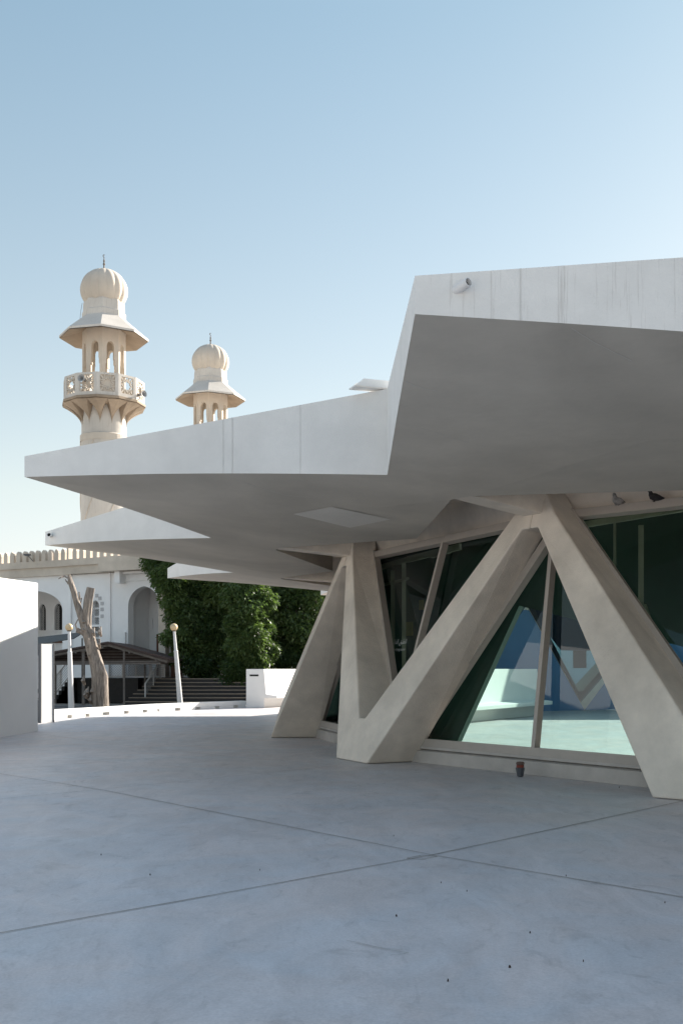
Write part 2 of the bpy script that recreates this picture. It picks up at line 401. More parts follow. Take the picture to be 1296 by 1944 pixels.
# glazing
GB, GT = (16.92, .34), (16.3, 3.98)
def frame_bar(mb, p, q, w=.11, d=.12, n=None): mb.bar(p, q, w, d, up=n if n else (0, 0, 1))
VISIBLE = (-2, -1, 0, 1, 2, 3)
for k in VISIBLE:
    a = tipaz(k)
    # V window (wide side up) between the notch azimuths of bay k, A window between bay k and k+1
    vw = [pol(GT[0], a + S / 2, GT[1]), pol(GT[0], a - S / 2, GT[1]), pol(GB[0], a, GB[1])]
    aw = [pol(GB[0], a, GB[1]), pol(GB[0], a - S, GB[1]), pol(GT[0], a - S / 2, GT[1])]
    for tri in (vw, aw):
        nrm = (tri[1] - tri[0]).cross(tri[2] - tri[0]).normalized()
        if nrm.dot(tri[0] - Vector((CX, CY, 0))) < 0: nrm.negate()
        cen = (tri[0] + tri[1] + tri[2]) / 3
        ins = [p + (cen - p) * .0 for p in tri]
        fr = MB()
        if tri is vw:
            # sides hug the arms' inner edges
            lft = [pol(16.33, a + S / 2 * .9, 3.98), pol(17.0, a + S / 2 * .03, .74)]
            rgt = [pol(16.33, a - S / 2 * .9, 3.98), pol(17.0, a - S / 2 * .03, .74)]
            edges = [(lft[0] - Vector((0, 0, .05)), rgt[0] - Vector((0, 0, .05))), (lft[0] - Vector((0, 0, .0)), lft[1]), (rgt[0], rgt[1])]
            mid = ((lft[0] + rgt[0]) / 2, (lft[1] + rgt[1]) / 2)
        else:
            e0 = pol(17.0, a - S / 2 * .17, .34); e1 = pol(17.0, a - S + S / 2 * .17, .34)
            top = pol(16.33, a - S / 2, 3.80)
            e0t = pol(16.35, a - S / 2 * .985, 3.66); e1t = pol(16.35, a - S / 2 * 1.015, 3.66)
            edges = [(e0, e1), (e0, e0t), (e1, e1t)]
            mid = (top, (e0 + e1) / 2)
        for p, q in edges: frame_bar(fr, p, q, .13, .14, nrm)
        wn = part(fr, 'window_frame', M['frame'])
        mu = MB(); frame_bar(mu, mid[0], mid[1], .072, .12, nrm); part(mu, 'mullion', M['frame'])
        pn = MB()
        P0 = [p - nrm * .03 for p in tri]
        if (P0[1] - P0[0]).cross(P0[2] - P0[0]).dot(nrm) < 0: P0 = P0[::-1]
        pn.face(P0); part(pn, 'glass_pane', M['glass'])
    cb = MB()
    for j in range(1):
        b0, b1 = a - .02, a - S + .02
        P = [pol(17.16, b0, -.003), pol(17.16, b1, -.003), pol(17.16, b1, .20), pol(17.16, b0, .20), pol(17.02, b1, .235), pol(17.02, b0, .235), pol(16.8, b1, .235), pol(16.8, b0, .235), pol(16.8, b1, -.003), pol(16.8, b0, -.003)]
        cb.face([P[0], P[1], P[2], P[3]]); cb.face([P[3], P[2], P[4], P[5]]); cb.face([P[5], P[4], P[6], P[7]]); cb.face([P[7], P[6], P[8], P[9]])
        # sill under the frame
        q0, q1 = pol(17.05, b0, .26), pol(17.05, b1, .26)
        cb.bar(q0, q1, .16, .045)
    part(cb, 'curb', M['curb'])

# far windows seen across the court stay open gaps between columns; opaque screens added for the blue in the glass
for k in (3, 4, 5, 6):
    a = tipaz(k); sc_ = MB()
    sc_.face([pol(16.7, a, .0), pol(16.7, a - S, .0), pol(16.35, a - S / 2, 3.98)]); part(sc_, 'added_blue_screen', M['cyan'])
    gp = MB(); gp.face([pol(16.3, a + S / 2, 3.95), pol(16.3, a - S / 2, 3.95), pol(16.9, a, .3)]); part(gp, 'glass_pane', M['glass_deep'])
    if k in (5,):
        sc_ = MB(); sc_.face([pol(16.4, a + S / 2, 3.95), pol(16.4, a - S / 2, 3.95), pol(16.5, a - S * .2, 2.3), pol(16.5, a + S * .2, 2.3)]); part(sc_, 'added_blue_screen', M['cyan'])

# inner partition: added wall darkening the glass view, slanted opening onto the made-up court
p1, p2 = pol(15.2, 3.50, 0), pol(15.2, 4.0, 0)
du = (p2 - p1).normalized(); dn = Vector((-du.y, du.x, 0))
if dn.dot(p1 - Vector((CX, CY, 0))) > 0: dn = -dn       # pointing into the building
def wallpt(px, py):
    r = ray(px, py); o = Vector((0, 0, EYE)); t = (p1 - o).dot(dn) / r.dot(dn); p = o + r * t
    return ((p - p1).dot(du), p.z)
fw = lambda u, h, d: Vector((p1.x, p1.y, h)) + du * u + dn * d
O1, O2, O3 = wallpt(985, 1150), wallpt(862, 1420), wallpt(1296, 1228)
s1 = (O1[0] - O2[0]) / (O1[1] - O2[1]); ub = O2[0] - s1 * O2[1]
s2 = (O3[1] - O1[1]) / (O3[0] - O1[0]); uR = 16.0
wl = MB(); uZ = wallpt(700, 1200)[0]
wl.panel(fw, [(uZ, 0), (ub, 0), (O1[0], O1[1]), (7.5, O1[1] + s2 * (7.5 - O1[0])), (7.5, 4.55), (uZ, 4.55)], d=.12)
q_ = fw(uZ, 0, 0); az0 = atan2(q_.y - CY, q_.x - CX) % (2 * pi)
for i in range(6):
    a0_, a1_ = az0 - i * .14, az0 - (i + 1) * .14; r0_ = (Vector((q_.x - CX, q_.y - CY))).length; r0_ = r0_ if i == 0 else 15.2
    wl.face([pol(r0_, a0_, 0), pol(15.2, a1_, 0), pol(15.2, a1_, 4.55), pol(r0_, a0_, 4.55)])
part(wl, 'added_partition', M['dark'])
# beige door frames and posts in front of the partition
ip = MB()
def post(px, y0, y1, w=.09, d=-.35):
    a_, b_ = wallpt(px, y0), wallpt(px, y1)
    ip.bar(fw(a_[0], min(a_[1], 4.5), d), fw(b_[0], max(b_[1], 0), d), w, .08)
for px, y0, y1, w in ((735, 1090, 1420, .09), (771, 1085, 1420, .09), (792, 1070, 1420, .05), (700, 1070, 1420, .05)):
    post(px, y0, y1, w)
for (xa, ya, xb, yb, w) in ((700, 1092, 800, 1064, .10), (800, 1064, 900, 1040, .12), (740, 1115, 800, 1100, .05), (700, 1072, 940, 1020, .05), (845, 1060, 880, 1050, .04)):
    A_, B_ = wallpt(xa, ya), wallpt(xb, yb)
    ip.bar(fw(A_[0], A_[1], -.35), fw(B_[0], B_[1], -.35), .06, w)
part(ip, 'door_frame', M['inner'])
for (xa, ya, xb, yb, w) in ((1125, 1000, 1296, 972, .10), (1296, 972, 1500, 940, .10), (1240, 1000, 1240, 1205, .07), (1190, 960, 1190, 1190, .03), (1246, 1150, 1268, 1210, .05)):
    A_, B_ = wallpt(xa, ya), wallpt(xb, yb); q = MB()
    q.bar(fw(A_[0], min(A_[1], 4.4), -.30), fw(B_[0], min(B_[1], 4.4), -.30), .06, w); part(q, 'interior_trim', M['inner'])
for (px, py, w_, h_) in ((833, 1150, .14, .2), (810, 1195, .2, .28)):
    st = MB(); A_ = wallpt(px, py); st.box(fw(A_[0], A_[1], -.45), (w_, .01, h_), atan2(du.y, du.x)); part(st, 'sticker', M['yellow'])
# lettering behind the glass
def lettering(body, px, py, size, align='CENTER'):
    cu = bpy.data.curves.new('t', 'FONT'); cu.body = body; cu.size = size; cu.align_x = align; cu.extrude = .0; cu.resolution_u = 3
    to = bpy.data.objects.new('t', cu); COL.objects.link(to)
    bpy.context.view_layer.update()
    me = bpy.data.meshes.new_from_object(to.evaluated_get(bpy.context.evaluated_depsgraph_get()))
    bpy.data.objects.remove(to)
    a = tipaz(1); q0, q1, q2 = pol(GT[0], a + S / 2, GT[1]), pol(GT[0], a - S / 2, GT[1]), pol(GB[0], a, GB[1])
    nn = (q1 - q0).cross(q2 - q0).normalized()
    if nn.dot(q0 - Vector((CX, CY, 0))) < 0: nn.negate()
    r_ = ray(px, py); c0 = Vector((0, 0, EYE)); base = c0 + r_ * ((q0 - c0).dot(nn) / r_.dot(nn)) - nn * .02
    x = (q1 - q0).normalized(); x = x if x.x > 0 else -x; y = nn.cross(x); y = y if y.z > 0 else -y
    Mx = Matrix(((x.x, y.x, nn.x, base.x), (x.y, y.y, nn.y, base.y), (x.z, y.z, nn.z, base.z), (0, 0, 0, 1)))
    me.transform(Mx); me.materials.clear(); me.materials.append(M['sign'])
    o = bpy.data.objects.new('lettering', me); COL.objects.link(o); keep(o, pav); return o
lettering('\uFEAE\uFE8B\uFE8E\uFEC4\uFEDF\uFE8D \uFED6\uFE92\uFEC4\uFEDF\uFE8D', 755, 1222, .125)
lettering('the flying saucer', 755, 1235, .075)
lettering('ask inside', 748, 1252, .05) if False else None

# seams, patch and spouts on the canopy
def fpt(k, sg, t, v, o=.004):      # point on the fascia: t from tip to notch, v from bottom to top
    a = tipaz(k); b = a + sg * S / 2
    lo = pol(Rt, a, Htb).lerp(pol(Rn, b, Hnb), t); lo.z += .035 * sin(pi * t); up = pol(Rt, a, Htt).lerp(pol(Rn, b, Hnt), t)
    d = (pol(Rn, b, 0) - pol(Rt, a, 0)).normalized(); n = Vector((d.y, -d.x, 0))
    if n.dot(Vector((lo.x - CX, lo.y - CY, 0))) < 0: n = -n
    return lo.lerp(up, v) + n * o, n, d
for k, sg, t, w in ((1, 1, .575, .012), (1, 1, .60, .018), (1, 1, .78, .008), (0, 1, .155, .010), (0, 1, .42, .010), (0, 1, .60, .01)):
    sm = MB(); p, n, d = fpt(k, sg, t, .0); q, _, _ = fpt(k, sg, t, 1.0)
    sm.face([p - d * w / 2, p + d * w / 2, q + d * w / 2, q - d * w / 2])
    part(sm, 'fascia_joint', M['seam'])
from mathutils.geometry import intersect_ray_tri
def soffit_pt(px, py, k, o=.006):
    r = ray(px, py).normalized(); c0 = Vector((0, 0, EYE)); best = None
    for f in SOFT[k].f:
        if len(f) != 3: continue
        h = intersect_ray_tri(*[Vector(SOFT[k].v[i]) for i in f], r, c0, True)
        if h and (best is None or h.y < best.y): best = h
    if best is None: return at(px, py, 18)
    return best - Vector((0, 0, o))
pt = MB(); cn = ((556, 975), (628, 961), (742, 985), (664, 1001)); ng = 8
G = [[None] * (ng + 1) for _ in range(ng + 1)]
for i in range(ng + 1):
    for j in range(ng + 1):
        u_, v_ = i / ng, j / ng
        x_ = (1 - u_) * (1 - v_) * cn[0][0] + (1 - u_) * v_ * cn[1][0] + u_ * v_ * cn[2][0] + u_ * (1 - v_) * cn[3][0]
        y_ = (1 - u_) * (1 - v_) * cn[0][1] + (1 - u_) * v_ * cn[1][1] + u_ * v_ * cn[2][1] + u_ * (1 - v_) * cn[3][1]
        G[i][j] = soffit_pt(x_, y_, 1, .008)
for i in range(ng):
    for j in range(ng): pt.face([G[i][j], G[i + 1][j], G[i + 1][j + 1], G[i][j + 1]])
part(pt, 'repair_patch', M['patch'])
def crack(pts, k, w=.007):
    P = []; ck = MB()
    for (x0, y0), (x1, y1) in zip(pts, pts[1:]):
        for i in range(5):
            t = i / 5; P.append(soffit_pt(x0 + (x1 - x0) * t, y0 + (y1 - y0) * t + random.uniform(-.7, .7), k))
    for i in range(len(P) - 1): ck.bar(P[i], P[i + 1], w, .001)
    part(ck, 'crack', M['seam'])
crack([(1085, 622), (1130, 650), (1215, 692)], 0); crack([(765, 722), (800, 735), (838, 743)], 0, .009)
crack([(755, 800), (820, 818), (905, 845)], 0, .004); crack([(432, 905), (490, 925), (545, 940), (600, 944)], 1, .008)
def spout(p, d, L, r, name='drain_spout', m='white', up=.0, cutk=.5):
    s = MB(); d = Vector(d).normalized(); e = p + d * L + Vector((0, 0, up))
    n = 16; x = d.cross(Vector((0, 0, 1))).normalized(); z = x.cross(d)
    for (ra, rb) in ((r, r), (r * .82, r * .82)):
        for i in range(n):
            a0, a1 = 2 * pi * i / n, 2 * pi * (i + 1) / n
            cut = lambda a: cutk * L * (max(0, sin(a)) ** 1) * .6
            s.face([p + (x * cos(a0) + z * sin(a0)) * ra, p + (x * cos(a1) + z * sin(a1)) * ra,
                    e - d * cut(a1) + (x * cos(a1) + z * sin(a1)) * rb, e - d * cut(a0) + (x * cos(a0) + z * sin(a0)) * rb])
    for i in range(n):
        a0, a1 = 2 * pi * i / n, 2 * pi * (i + 1) / n; cut = lambda a: cutk * L * (max(0, sin(a)) ** 1) * .6
        s.face([e - d * cut(a0) + (x * cos(a0) + z * sin(a0)) * r, e - d * cut(a1) + (x * cos(a1) + z * sin(a1)) * r,
                e - d * cut(a1) + (x * cos(a1) + z * sin(a1)) * r * .82, e - d * cut(a0) + (x * cos(a0) + z * sin(a0)) * r * .82])
    # dark disc inside, the pipe's shade put into its colour
    s.face([p + d * L * .82 + (x * cos(2 * pi * i / n) + z * sin(2 * pi * i / n)) * r * .8 for i in range(n)], 1)
    part(s, name, [M[m], M['hole']], smooth=False)
p, n, d = fpt(0, 1, .056, .60, -.05); spout(p, n + Vector((.75, 0, .25)), .19, .040, cutk=.0, m='white2')
p, n, d = fpt(2, 1, .03, .62, -.05); spout(p, n + Vector((.7, 0, 0)), .3, .05)
# open channel spout at the notch between the two near tips
g = MB(); nz = pol(Rn, tipaz(0) - S / 2, Hnt)
g0 = nz + Vector((.10, .2, .0)); g1 = at(668, 741, nz.y - .05)
dd = (g1 - g0).normalized(); dd.z = -.02; L = 1.0 * (Vector((g1.x, g1.y)) - Vector((g0.x, g0.y))).length
sx = Vector((-dd.y, dd.x, 0)).normalized()
g0.z = nz.z + .02; g1 = g0 + dd * L
g.bar(g0, g1, .20, .02)
for s_ in (-1, 1):
    A0 = g0 + sx * .105 * s_; A1 = g1 + sx * .105 * s_
    g.face([A0, A1, A1 - dd * .12 + Vector((0, 0, .10)), A0 + Vector((0, 0, .10))]); B = sx * .015 * s_
    g.face([A0 + B, A1 + B, A1 + B - dd * .12 + Vector((0, 0, .10)), A0 + B + Vector((0, 0, .10))])
    g.face([A0 + Vector((0, 0, .10)), A1 - dd * .12 + Vector((0, 0, .10)), A1 + B - dd * .12 + Vector((0, 0, .10)), A0 + B + Vector((0, 0, .10))])
    g.face([A1, A1 - dd * .12 + Vector((0, 0, .10)), A1 + B - dd * .12 + Vector((0, 0, .10)), A1 + B])
part(g, 'drain_channel', M['white'])

# ------------------------------------------------------------------ plaza joints and marks
def strip(pts, w, z=.0):
    b = MB(); P = [Vector((x, y, z)) for x, y in pts]
    # resample with a little wobble
    Q = []
    for i in range(len(P) - 1):
        n = max(2, int((P[i + 1] - P[i]).length / .5))
        for j in range(n): Q.append(P[i].lerp(P[i + 1], j / n) + Vector((random.uniform(-1, 1), random.uniform(-1, 1), 0)) * .004)
    Q.append(P[-1])
    for i in range(len(Q) - 1):
        d = (Q[i + 1] - Q[i]).normalized(); s_ = Vector((-d.y, d.x, 0)) * w / 2 * random.uniform(.8, 1.2)
        b.face([Q[i] - s_, Q[i + 1] - s_, Q[i + 1] + s_, Q[i] + s_])
    return b
def gx(px, py): g_ = ground(px, py); return (g_.x, g_.y)
jb = MB()
for pts, w in (([(-12.4, 23.4), gx(0, 1469), gx(200, 1501), gx(820, 1623), gx(1296, 1703), (5.2, 4.6)], .016),
               ([(-5.5, 3.1), gx(0, 1771), gx(400, 1700), gx(820, 1623), gx(1060, 1572), gx(1296, 1521), (6.5, 15.4)], .017),
               ([(-7.0, 10.3), gx(0, 1517), gx(190, 1499), gx(630, 1455)], .012),
               ([(-12.0, 13.6), gx(0, 1461), gx(330, 1437), gx(515, 1418)], .010),
               ([gx(80, 1394), gx(200, 1411), gx(440, 1437), gx(632, 1452)], .012),
               ([gx(300, 1375), gx(420, 1386), gx(520, 1395)], .012)):
    s_ = strip(pts, w * .72, 0); o_ = len(jb.v); jb.v += s_.v; jb.f += [tuple(i + o_ for i in f) for f in s_.f]; jb.m += s_.m
for (xa, ya), (xb, yb) in zip([(772, 1630), (800, 1624), (830, 1626), (800, 1632), (772, 1630)], [(800, 1624), (830, 1626), (800, 1632), (772, 1630), (775, 1629)]):
    A_, B_ = ground(xa, ya), ground(xb, yb); A_.z = B_.z = .001; jb.bar(A_, B_, .008, .001)
tag(jb.build('pavement_joint', M['joint'], weld=False), kind='structure')
# hairline cracks and tiny bits of litter
hc = MB()
def wander(px, py, px2, py2, w=.005):
    a_, b_ = ground(px, py), ground(px2, py2); n = 14; P = []
    for i in range(n + 1):
        p = a_.lerp(b_, i / n); p.x += noise.noise(p * 5) * .03; p.y += noise.noise(p * 4 + Vector((9, 0, 0))) * .09; p.z = .001; P.append(p)
    for i in range(n): hc.bar(P[i], P[i + 1], w, .001)
wander(660, 1789, 775, 1806, .004); wander(680, 1795, 770, 1800, .003); wander(775, 1804, 745, 1818, .003)
tag(hc.build('pavement_crack', mat('crack_line', (.44, .42, .41), .9, .1, 6, .1), weld=False), kind='structure')
bits = [(x_, y_, z_ * .34) for x_, y_, z_ in [(285, 1661, .014), (192, 1623, .01), (747, 1587, .01), (752, 1739, .016), (1006, 1771, .013), (967, 1836, .018), (886, 1692, .009), (1262, 1714, .010), (493, 1652, .008), (850, 1862, .012), (1107, 1825, .009), (837, 1676, .009), (1175, 1495, .02), (1074, 1663, .008)]]
for i, (px, py, s_) in enumerate(bits):
    p = ground(px, py); b = MB(); n = 7; ph = random.random() * 6
    R0 = [(p.x + s_ * (1 + .4 * sin(3 * j + ph)) * cos(2 * pi * j / n), p.y + s_ * .9 * (1 + .4 * cos(2 * j + ph)) * sin(2 * pi * j / n)) for j in range(n)]
    lo = [(x, y, -.005) for x, y in R0]; up = [(p.x + (x - p.x) * .7, p.y + (y - p.y) * .7, .006 + .003 * (j % 2)) for j, (x, y) in enumerate(R0)]
    b.face(lo); b.face(up)
    for j in range(n): b.face([lo[j], lo[(j + 1) % n], up[(j + 1) % n], up[j]])
    tag(b.build('dry_leaf', M['litter']), 'tiny dark dry leaf scrap lying on the grey plaza', 'leaf scrap', 'tiny dark scraps scattered over the plaza')
# ------------------------------------------------------------------ floor lamp at the curb
p = None
for i in range(4000):
    q_ = Vector(((987 - 648) / F, 1, 0)) * (12 + i * .0015)
    if (q_ - Vector((CX, CY, 0))).length < 17.22 + .0: p = q_; break
p.z = .0
lamp = thing('floor_lamp', 'small dark tapered lamp with a red collar standing against the window curb', 'lamp', p)
b = MB(); b.lathe(p, [(.035, 0), (.05, .01), (.055, .06), (.068, .12), (.072, .13), (.04, .14)], 8); keep(b.build('housing', M['lamp_dark']), lamp)
b = MB(); b.lathe(p + Vector((0, 0, .131)), [(.05, .0), (.058, .01), (.058, .035), (.05, .045)], 14); keep(b.build('collar', M['lamp_red']), lamp)
b = MB(); b.lathe(p + Vector((0, 0, .176)), [(.05, .0), (.062, .006), (.062, .03), (.045, .045), (.0, .05)], 14); keep(b.build('cap', mat('rusty_cap', (.14, .09, .075), .7, .3, 20, .2)), lamp)

# ------------------------------------------------------------------ pigeons on the ledge
def pigeon(p, face, m, label, s=1.0):
    root = thing('pigeon', label, 'pigeon', p)
    f = Vector((cos(face), sin(face), 0)); sd_ = Vector((-f.y, f.x, 0)); up = Vector((0, 0, 1))
    me_ = MB()
    def el(c, r, n=10):
        c = p + (f * c[0] + sd_ * c[1] + up * c[2]) * s
        prof = [(sin(pi * i / 8), -cos(pi * i / 8)) for i in range(9)]; rings = []
        for rr, zz in prof:
            idx = []
            for k in range(n):
                a = 2 * pi * k / n; idx.append(len(me_.v)); q = c + (f * (r[0] * rr * cos(a)) + sd_ * (r[1] * rr * sin(a)) + up * (r[2] * zz)) * s
                me_.v.append(tuple(q))
            rings.append(idx)
        for i in range(8):
            for k in range(n): me_.f.append((rings[i][k], rings[i][(k + 1) % n], rings[i + 1][(k + 1) % n], rings[i + 1][k])); me_.m.append(0)
    # body grown from one spine with a tapering radius: tail - belly - breast - neck - head - bill
    sp = [(-.15, .055, .008), (-.11, .06, .022), (-.06, .07, .042), (0, .085, .056), (.045, .105, .052), (.065, .135, .036), (.07, .16, .027), (.078, .182, .027), (.09, .19, .02), (.115, .183, .004)]
    me_.tube([p + (f * x + up * z) * s for x, z, r in [(x_, z_ - .018, r_ * 1.12) for x_, z_, r_ in sp]], [r * s * 1.12 for x, z, r in sp], 12)
    keep(me_.build('body', m, smooth=True), root)
    for sg in (-1, 1):
        w = MB(); sp2 = [(.03, .10, .01), (0, .09, .026), (-.06, .07, .02), (-.12, .055, .006)]
        w.tube([p + (f * x + up * z + sd_ * sg * .047) * s for x, z, r in sp2], [r * s for x, z, r in sp2], 8); keep(w.build('wing', m, smooth=True), root)
        w = MB(); w.tube([p + (f * .01 + sd_ * sg * .022 + up * .04) * s, p + (f * .01 + sd_ * sg * .022) * s, p + (f * .035 + sd_ * sg * .022 + up * .002) * s], [.010 * s, .008 * s, .006 * s], 6)
        keep(w.build('leg', m), root)
def glass_top(px):     # ledge point on the frame top of the near V window
    a = tipaz(0); A_, B_ = pol(16.41, a - S / 2 * .9, 3.985), pol(16.41, a + S / 2 * .9, 3.985)
    lo, hi = 0, 1
    for i in range(30):
        m_ = (lo + hi) / 2; q = A_.lerp(B_, m_); x = 648 + F * q.x / q.y
        if x < px: lo = m_
        else: hi = m_
    return A_.lerp(B_, lo)
pigeon(glass_top(1172), radians(215), M['bird'], 'speckled grey pigeon facing the plaza on the ledge above the window', .95)
pigeon(glass_top(1243), radians(150), M['birdd'], 'dark pigeon turned aside on the ledge above the window', .9)

# ------------------------------------------------------------------ left wall, totem, low wall, bench
b = MB()
Lw = [(-8.05, 16.0), (-7.97, 24.5), (-7.81, 27.3)]; th = .35
hs = [3.55, 3.73, 3.82]
for i in range(2):
    (x0, y0), (x1, y1) = Lw[i], Lw[i + 1]
    a0, a1 = Vector((x0, y0, -.01)), Vector((x1, y1, -.01)); c0, c1 = a0 - Vector((th, 0, 0)), a1 - Vector((th, 0, 0))
    H0, H1 = Vector((0, 0, hs[i])), Vector((0, 0, hs[i + 1]))
    b.face([a0, a1, a1 + H1, a0 + H0]); b.face([c0, c1, c1 + H1, c0 + H0]); b.face([a0 + H0, a1 + H1, c1 + H1, c0 + H0])
    if i == 0: b.face([a0, c0, c0 + H0, a0 + H0])
    else: b.face([a1, c1, c1 + H1, a1 + H1])
tag(b.build('boundary_wall', mat('bright_white_paint', (.90, .895, .88), .7, .02, 1.2, .2, 50, blotch=.03), bevel=.01), 'tall plain white wall along the left edge of the plaza', 'wall')

tb = ground(88, 1372); tot = thing('information_totem', 'slim dark upright panel with a white face beside the end of the tall white wall', 'sign panel', tb)
b = MB(); b.box(tb + Vector((.0, .0, 1.17)), (.46, .07, 2.34), radians(57)); keep(b.build('white_face', M['white']), tot)
for s_ in (-1, 1):
    b = MB(); b.box(tb + Vector((s_ * .135, s_ * .208, 1.172)), (.035, .10, 2.35), radians(57)); keep(b.build('edge_trim', M['lamp_dark']), tot)
b = MB(); b.box(tb + Vector((-.42, .0, 1.165)), (.6, .08, 2.33)); keep(b.build('dark_board', mat('bronze_panel', (.10, .095, .085), .35, .1, 3, .02)), tot)
b = MB(); b.box(tb + Vector((-.33, -.045, 1.50)), (.36, .01, 1.0)); b.box(tb + Vector((-.33, -.045, .80)), (.36, .01, .14)); b.box(tb + Vector((-.33, -.045, .68)), (.36, .01, .03)); keep(b.build('poster', M['poster']), tot)

lw = thing('low_wall', 'low white kerb wall with slots along its foot dividing the plaza from the road', 'low wall', (-8.14, 37, 0))
b = MB(); hh = [.31, .30, .27, .28, .27]
cum = 0
for i in range(len(lowpts) - 1):
    A_ = Vector((*lowpts[i], 0)); B_ = Vector((*lowpts[i + 1], 0)); d = (B_ - A_).normalized(); nn = Vector((-d.y, d.x, 0)); L = (B_ - A_).length
    t_ = .28
    def q(s_, w, h): return A_ + d * s_ + nn * w + Vector((0, 0, h))
    # upper band
    h0, h1 = hh[i], hh[i + 1]
    P = [q(0, 0, .10), q(L, 0, .10), q(L, 0, h1), q(0, 0, h0), q(0, t_, .10), q(L, t_, .10), q(L, t_, h1), q(0, t_, h0)]
    for f_ in ((0, 1, 2, 3), (4, 5, 6, 7), (3, 2, 6, 7), (0, 1, 5, 4), (0, 3, 7, 4), (1, 2, 6, 5)): b.face([P[j] for j in f_])
    # feet between slots
    s_ = .1
    while s_ < L - .3:
        e = min(s_ + .85, L)
        b.box(q((s_ + e) / 2, t_ / 2, .045), (e - s_, t_ - .01, .11), atan2(d.y, d.x)); s_ += 1.15
keep(b.build('coping', M['white'], weld=False), lw)

bn = thing('concrete_bench', 'white concrete bench with a sloping back at the end of the low wall', 'bench', ground(467, 1345))
b0 = ground(467, 1344); ex = Vector((.42, .907, 0)) * 7.0; xr = Vector((1, -.02, 0))
prof = [(0, 0), (.735, 0), (.735, .42), (.735, .42), (.70, .42), (.70, .45), (1.25, .41), (1.25, .55), (.80, .56), (.735, 1.60), (0, 1.60)]
prof = [(0, 0), (.74, 0), (.74, .40), (1.27, .40), (1.27, .50), (.82, .56), (.73, 1.595), (0, 1.595)]
b = MB(); P0 = [b0 + xr * x + Vector((0, 0, z - .006)) for x, z in prof]; P1 = [p + ex for p in P0]
tr = tessellate_polygon([[Vector((x, z, 0)) for x, z in prof]])
for Q in (P0, P1):
    for t in tr: b.face([Q[i] for i in t])
for i in range(len(prof)): j = (i + 1) % len(prof); b.face([P0[i], P0[j], P1[j], P1[i]])
keep(b.build('bench_body', M['white'], bevel=.012), bn)
b = MB(); q = b0 + xr * .33 + Vector((0, -.003, 1.33)); b.box(q, (.36, .02, .07)); keep(b.build('slot_vent', M['hole']), bn)

# bench in the made-up open court beyond the window
cbn = thing('court_bench', 'sunlit white concrete bench seen through the glass of the slanted window', 'bench', (6.2, 35, 0))
b = MB(); B0 = Vector((3.1, 31.6, -.005)); ex2 = Vector((3.3, 5.4, 0)); yy = Vector((.85, -.53, 0))
prof2 = [(0, 0), (.5, 0), (.5, .38), (1.0, .38), (1.0, .5), (.55, .55), (.45, 1.6), (0, 1.6)]
P0 = [B0 + yy * x + Vector((0, 0, z)) for x, z in prof2]; P1 = [p + ex2 for p in P0]
tr = tessellate_polygon([[Vector((x, z, 0)) for x, z in prof2]])
for Q in (P0, P1):
    for t in tr: b.face([Q[i] for i in t])
for i in range(len(prof2)): j = (i + 1) % len(prof2); b.face([P0[i], P0[j], P1[j], P1[i]])
keep(b.build('bench_body', M['white'], bevel=.01), cbn)

# ------------------------------------------------------------------ globe lamps
def globe_lamp(px, base_y, tpx, tpy, Y, label):
    g0 = at(px, base_y, Y); g0.z = 0; g1 = at(tpx, tpy, Y); R = 7.2 / F * Y
    root = thing('street_lamp', label, 'street lamp', g0, 'globe lamps behind the low wall')
    d = (g1 - g0); m_ = g0 + d * .70
    b = MB(); b.tube([g0, m_], [.115, .082], 14); b.tube([m_, m_ + d * .012], [.10, .075], 14); b.tube([m_ + d * .012, g1 - d.normalized() * R * .8], [.066, .05], 12); keep(b.build('pole', M['white2'], smooth=True), root)
    b = MB(); b.tube([g1 - d.normalized() * R * 1.12, g1 - d.normalized() * R * .85], [.06, .09], 12); keep(b.build('collar', M['greyd']), root)
    b = MB(); b.lathe(g1, [(R * sin(pi * i / 14) + 1e-4, -R * cos(pi * i / 14)) for i in range(15)], 24); keep(b.build('globe', M['globe'], smooth=True), root)
globe_lamp(135.5, 1352, 131, 1191, 40.0, 'upright white lamp post with amber globe left of the dead tree')
globe_lamp(342.5, 1340, 330, 1191, 43.5, 'tilted white lamp post with amber globe in front of the stairs')

# ------------------------------------------------------------------ dead tree
dt_loc = at(192, 1346, 41); dt_loc.z = 0
dt = thing('dead_tree', 'bare pruned grey tree trunk with two sawn limbs beside a lamp post', 'dead tree', dt_loc)
def A(px, py, Y=41, dy=0): return at(px, py, Y + dy)
b = MB()
def spine(pts, rad, n=6):
    P, R_ = [], []
    for i in range(len(pts) - 1):
        for j in range(n):
            t = j / n; P.append(pts[i].lerp(pts[i + 1], t)); R_.append(rad[i] * (1 - t) + rad[i + 1] * t)
    P.append(pts[-1]); R_.append(rad[-1]); return P, R_
k_ = 41 / F
tr0 = at(193, 1352, 41); tr0.z = -.05
P, R_ = spine([tr0, A(192, 1320), A(191, 1290), A(184, 1262), A(176, 1235), A(168, 1205), A(161, 1185)], [15 * k_, 14 * k_, 14 * k_, 12.5 * k_, 11.5 * k_, 10.5 * k_, 9 * k_], 7)
b.tube(P, R_, 22, bump=.30, seed=1)
P, R_ = spine([tr0 + Vector((.1, -.12, 0)), A(199, 1310, 41, -.15), A(198, 1285, 41, -.12), A(190, 1262, 41, -.1), A(182, 1240)], [8 * k_, 7 * k_, 7.5 * k_, 6 * k_, 4 * k_], 6)
b.tube(P, R_, 14, bump=.35, seed=5)
P, R_ = spine([tr0 + Vector((-.15, -.1, 0)), A(184, 1310, 41, -.12), A(183, 1282, 41, -.12), A(176, 1262, 41, -.1), A(172, 1250)], [7 * k_, 6.5 * k_, 6 * k_, 5 * k_, 3 * k_], 6)
b.tube(P, R_, 14, bump=.35, seed=9)
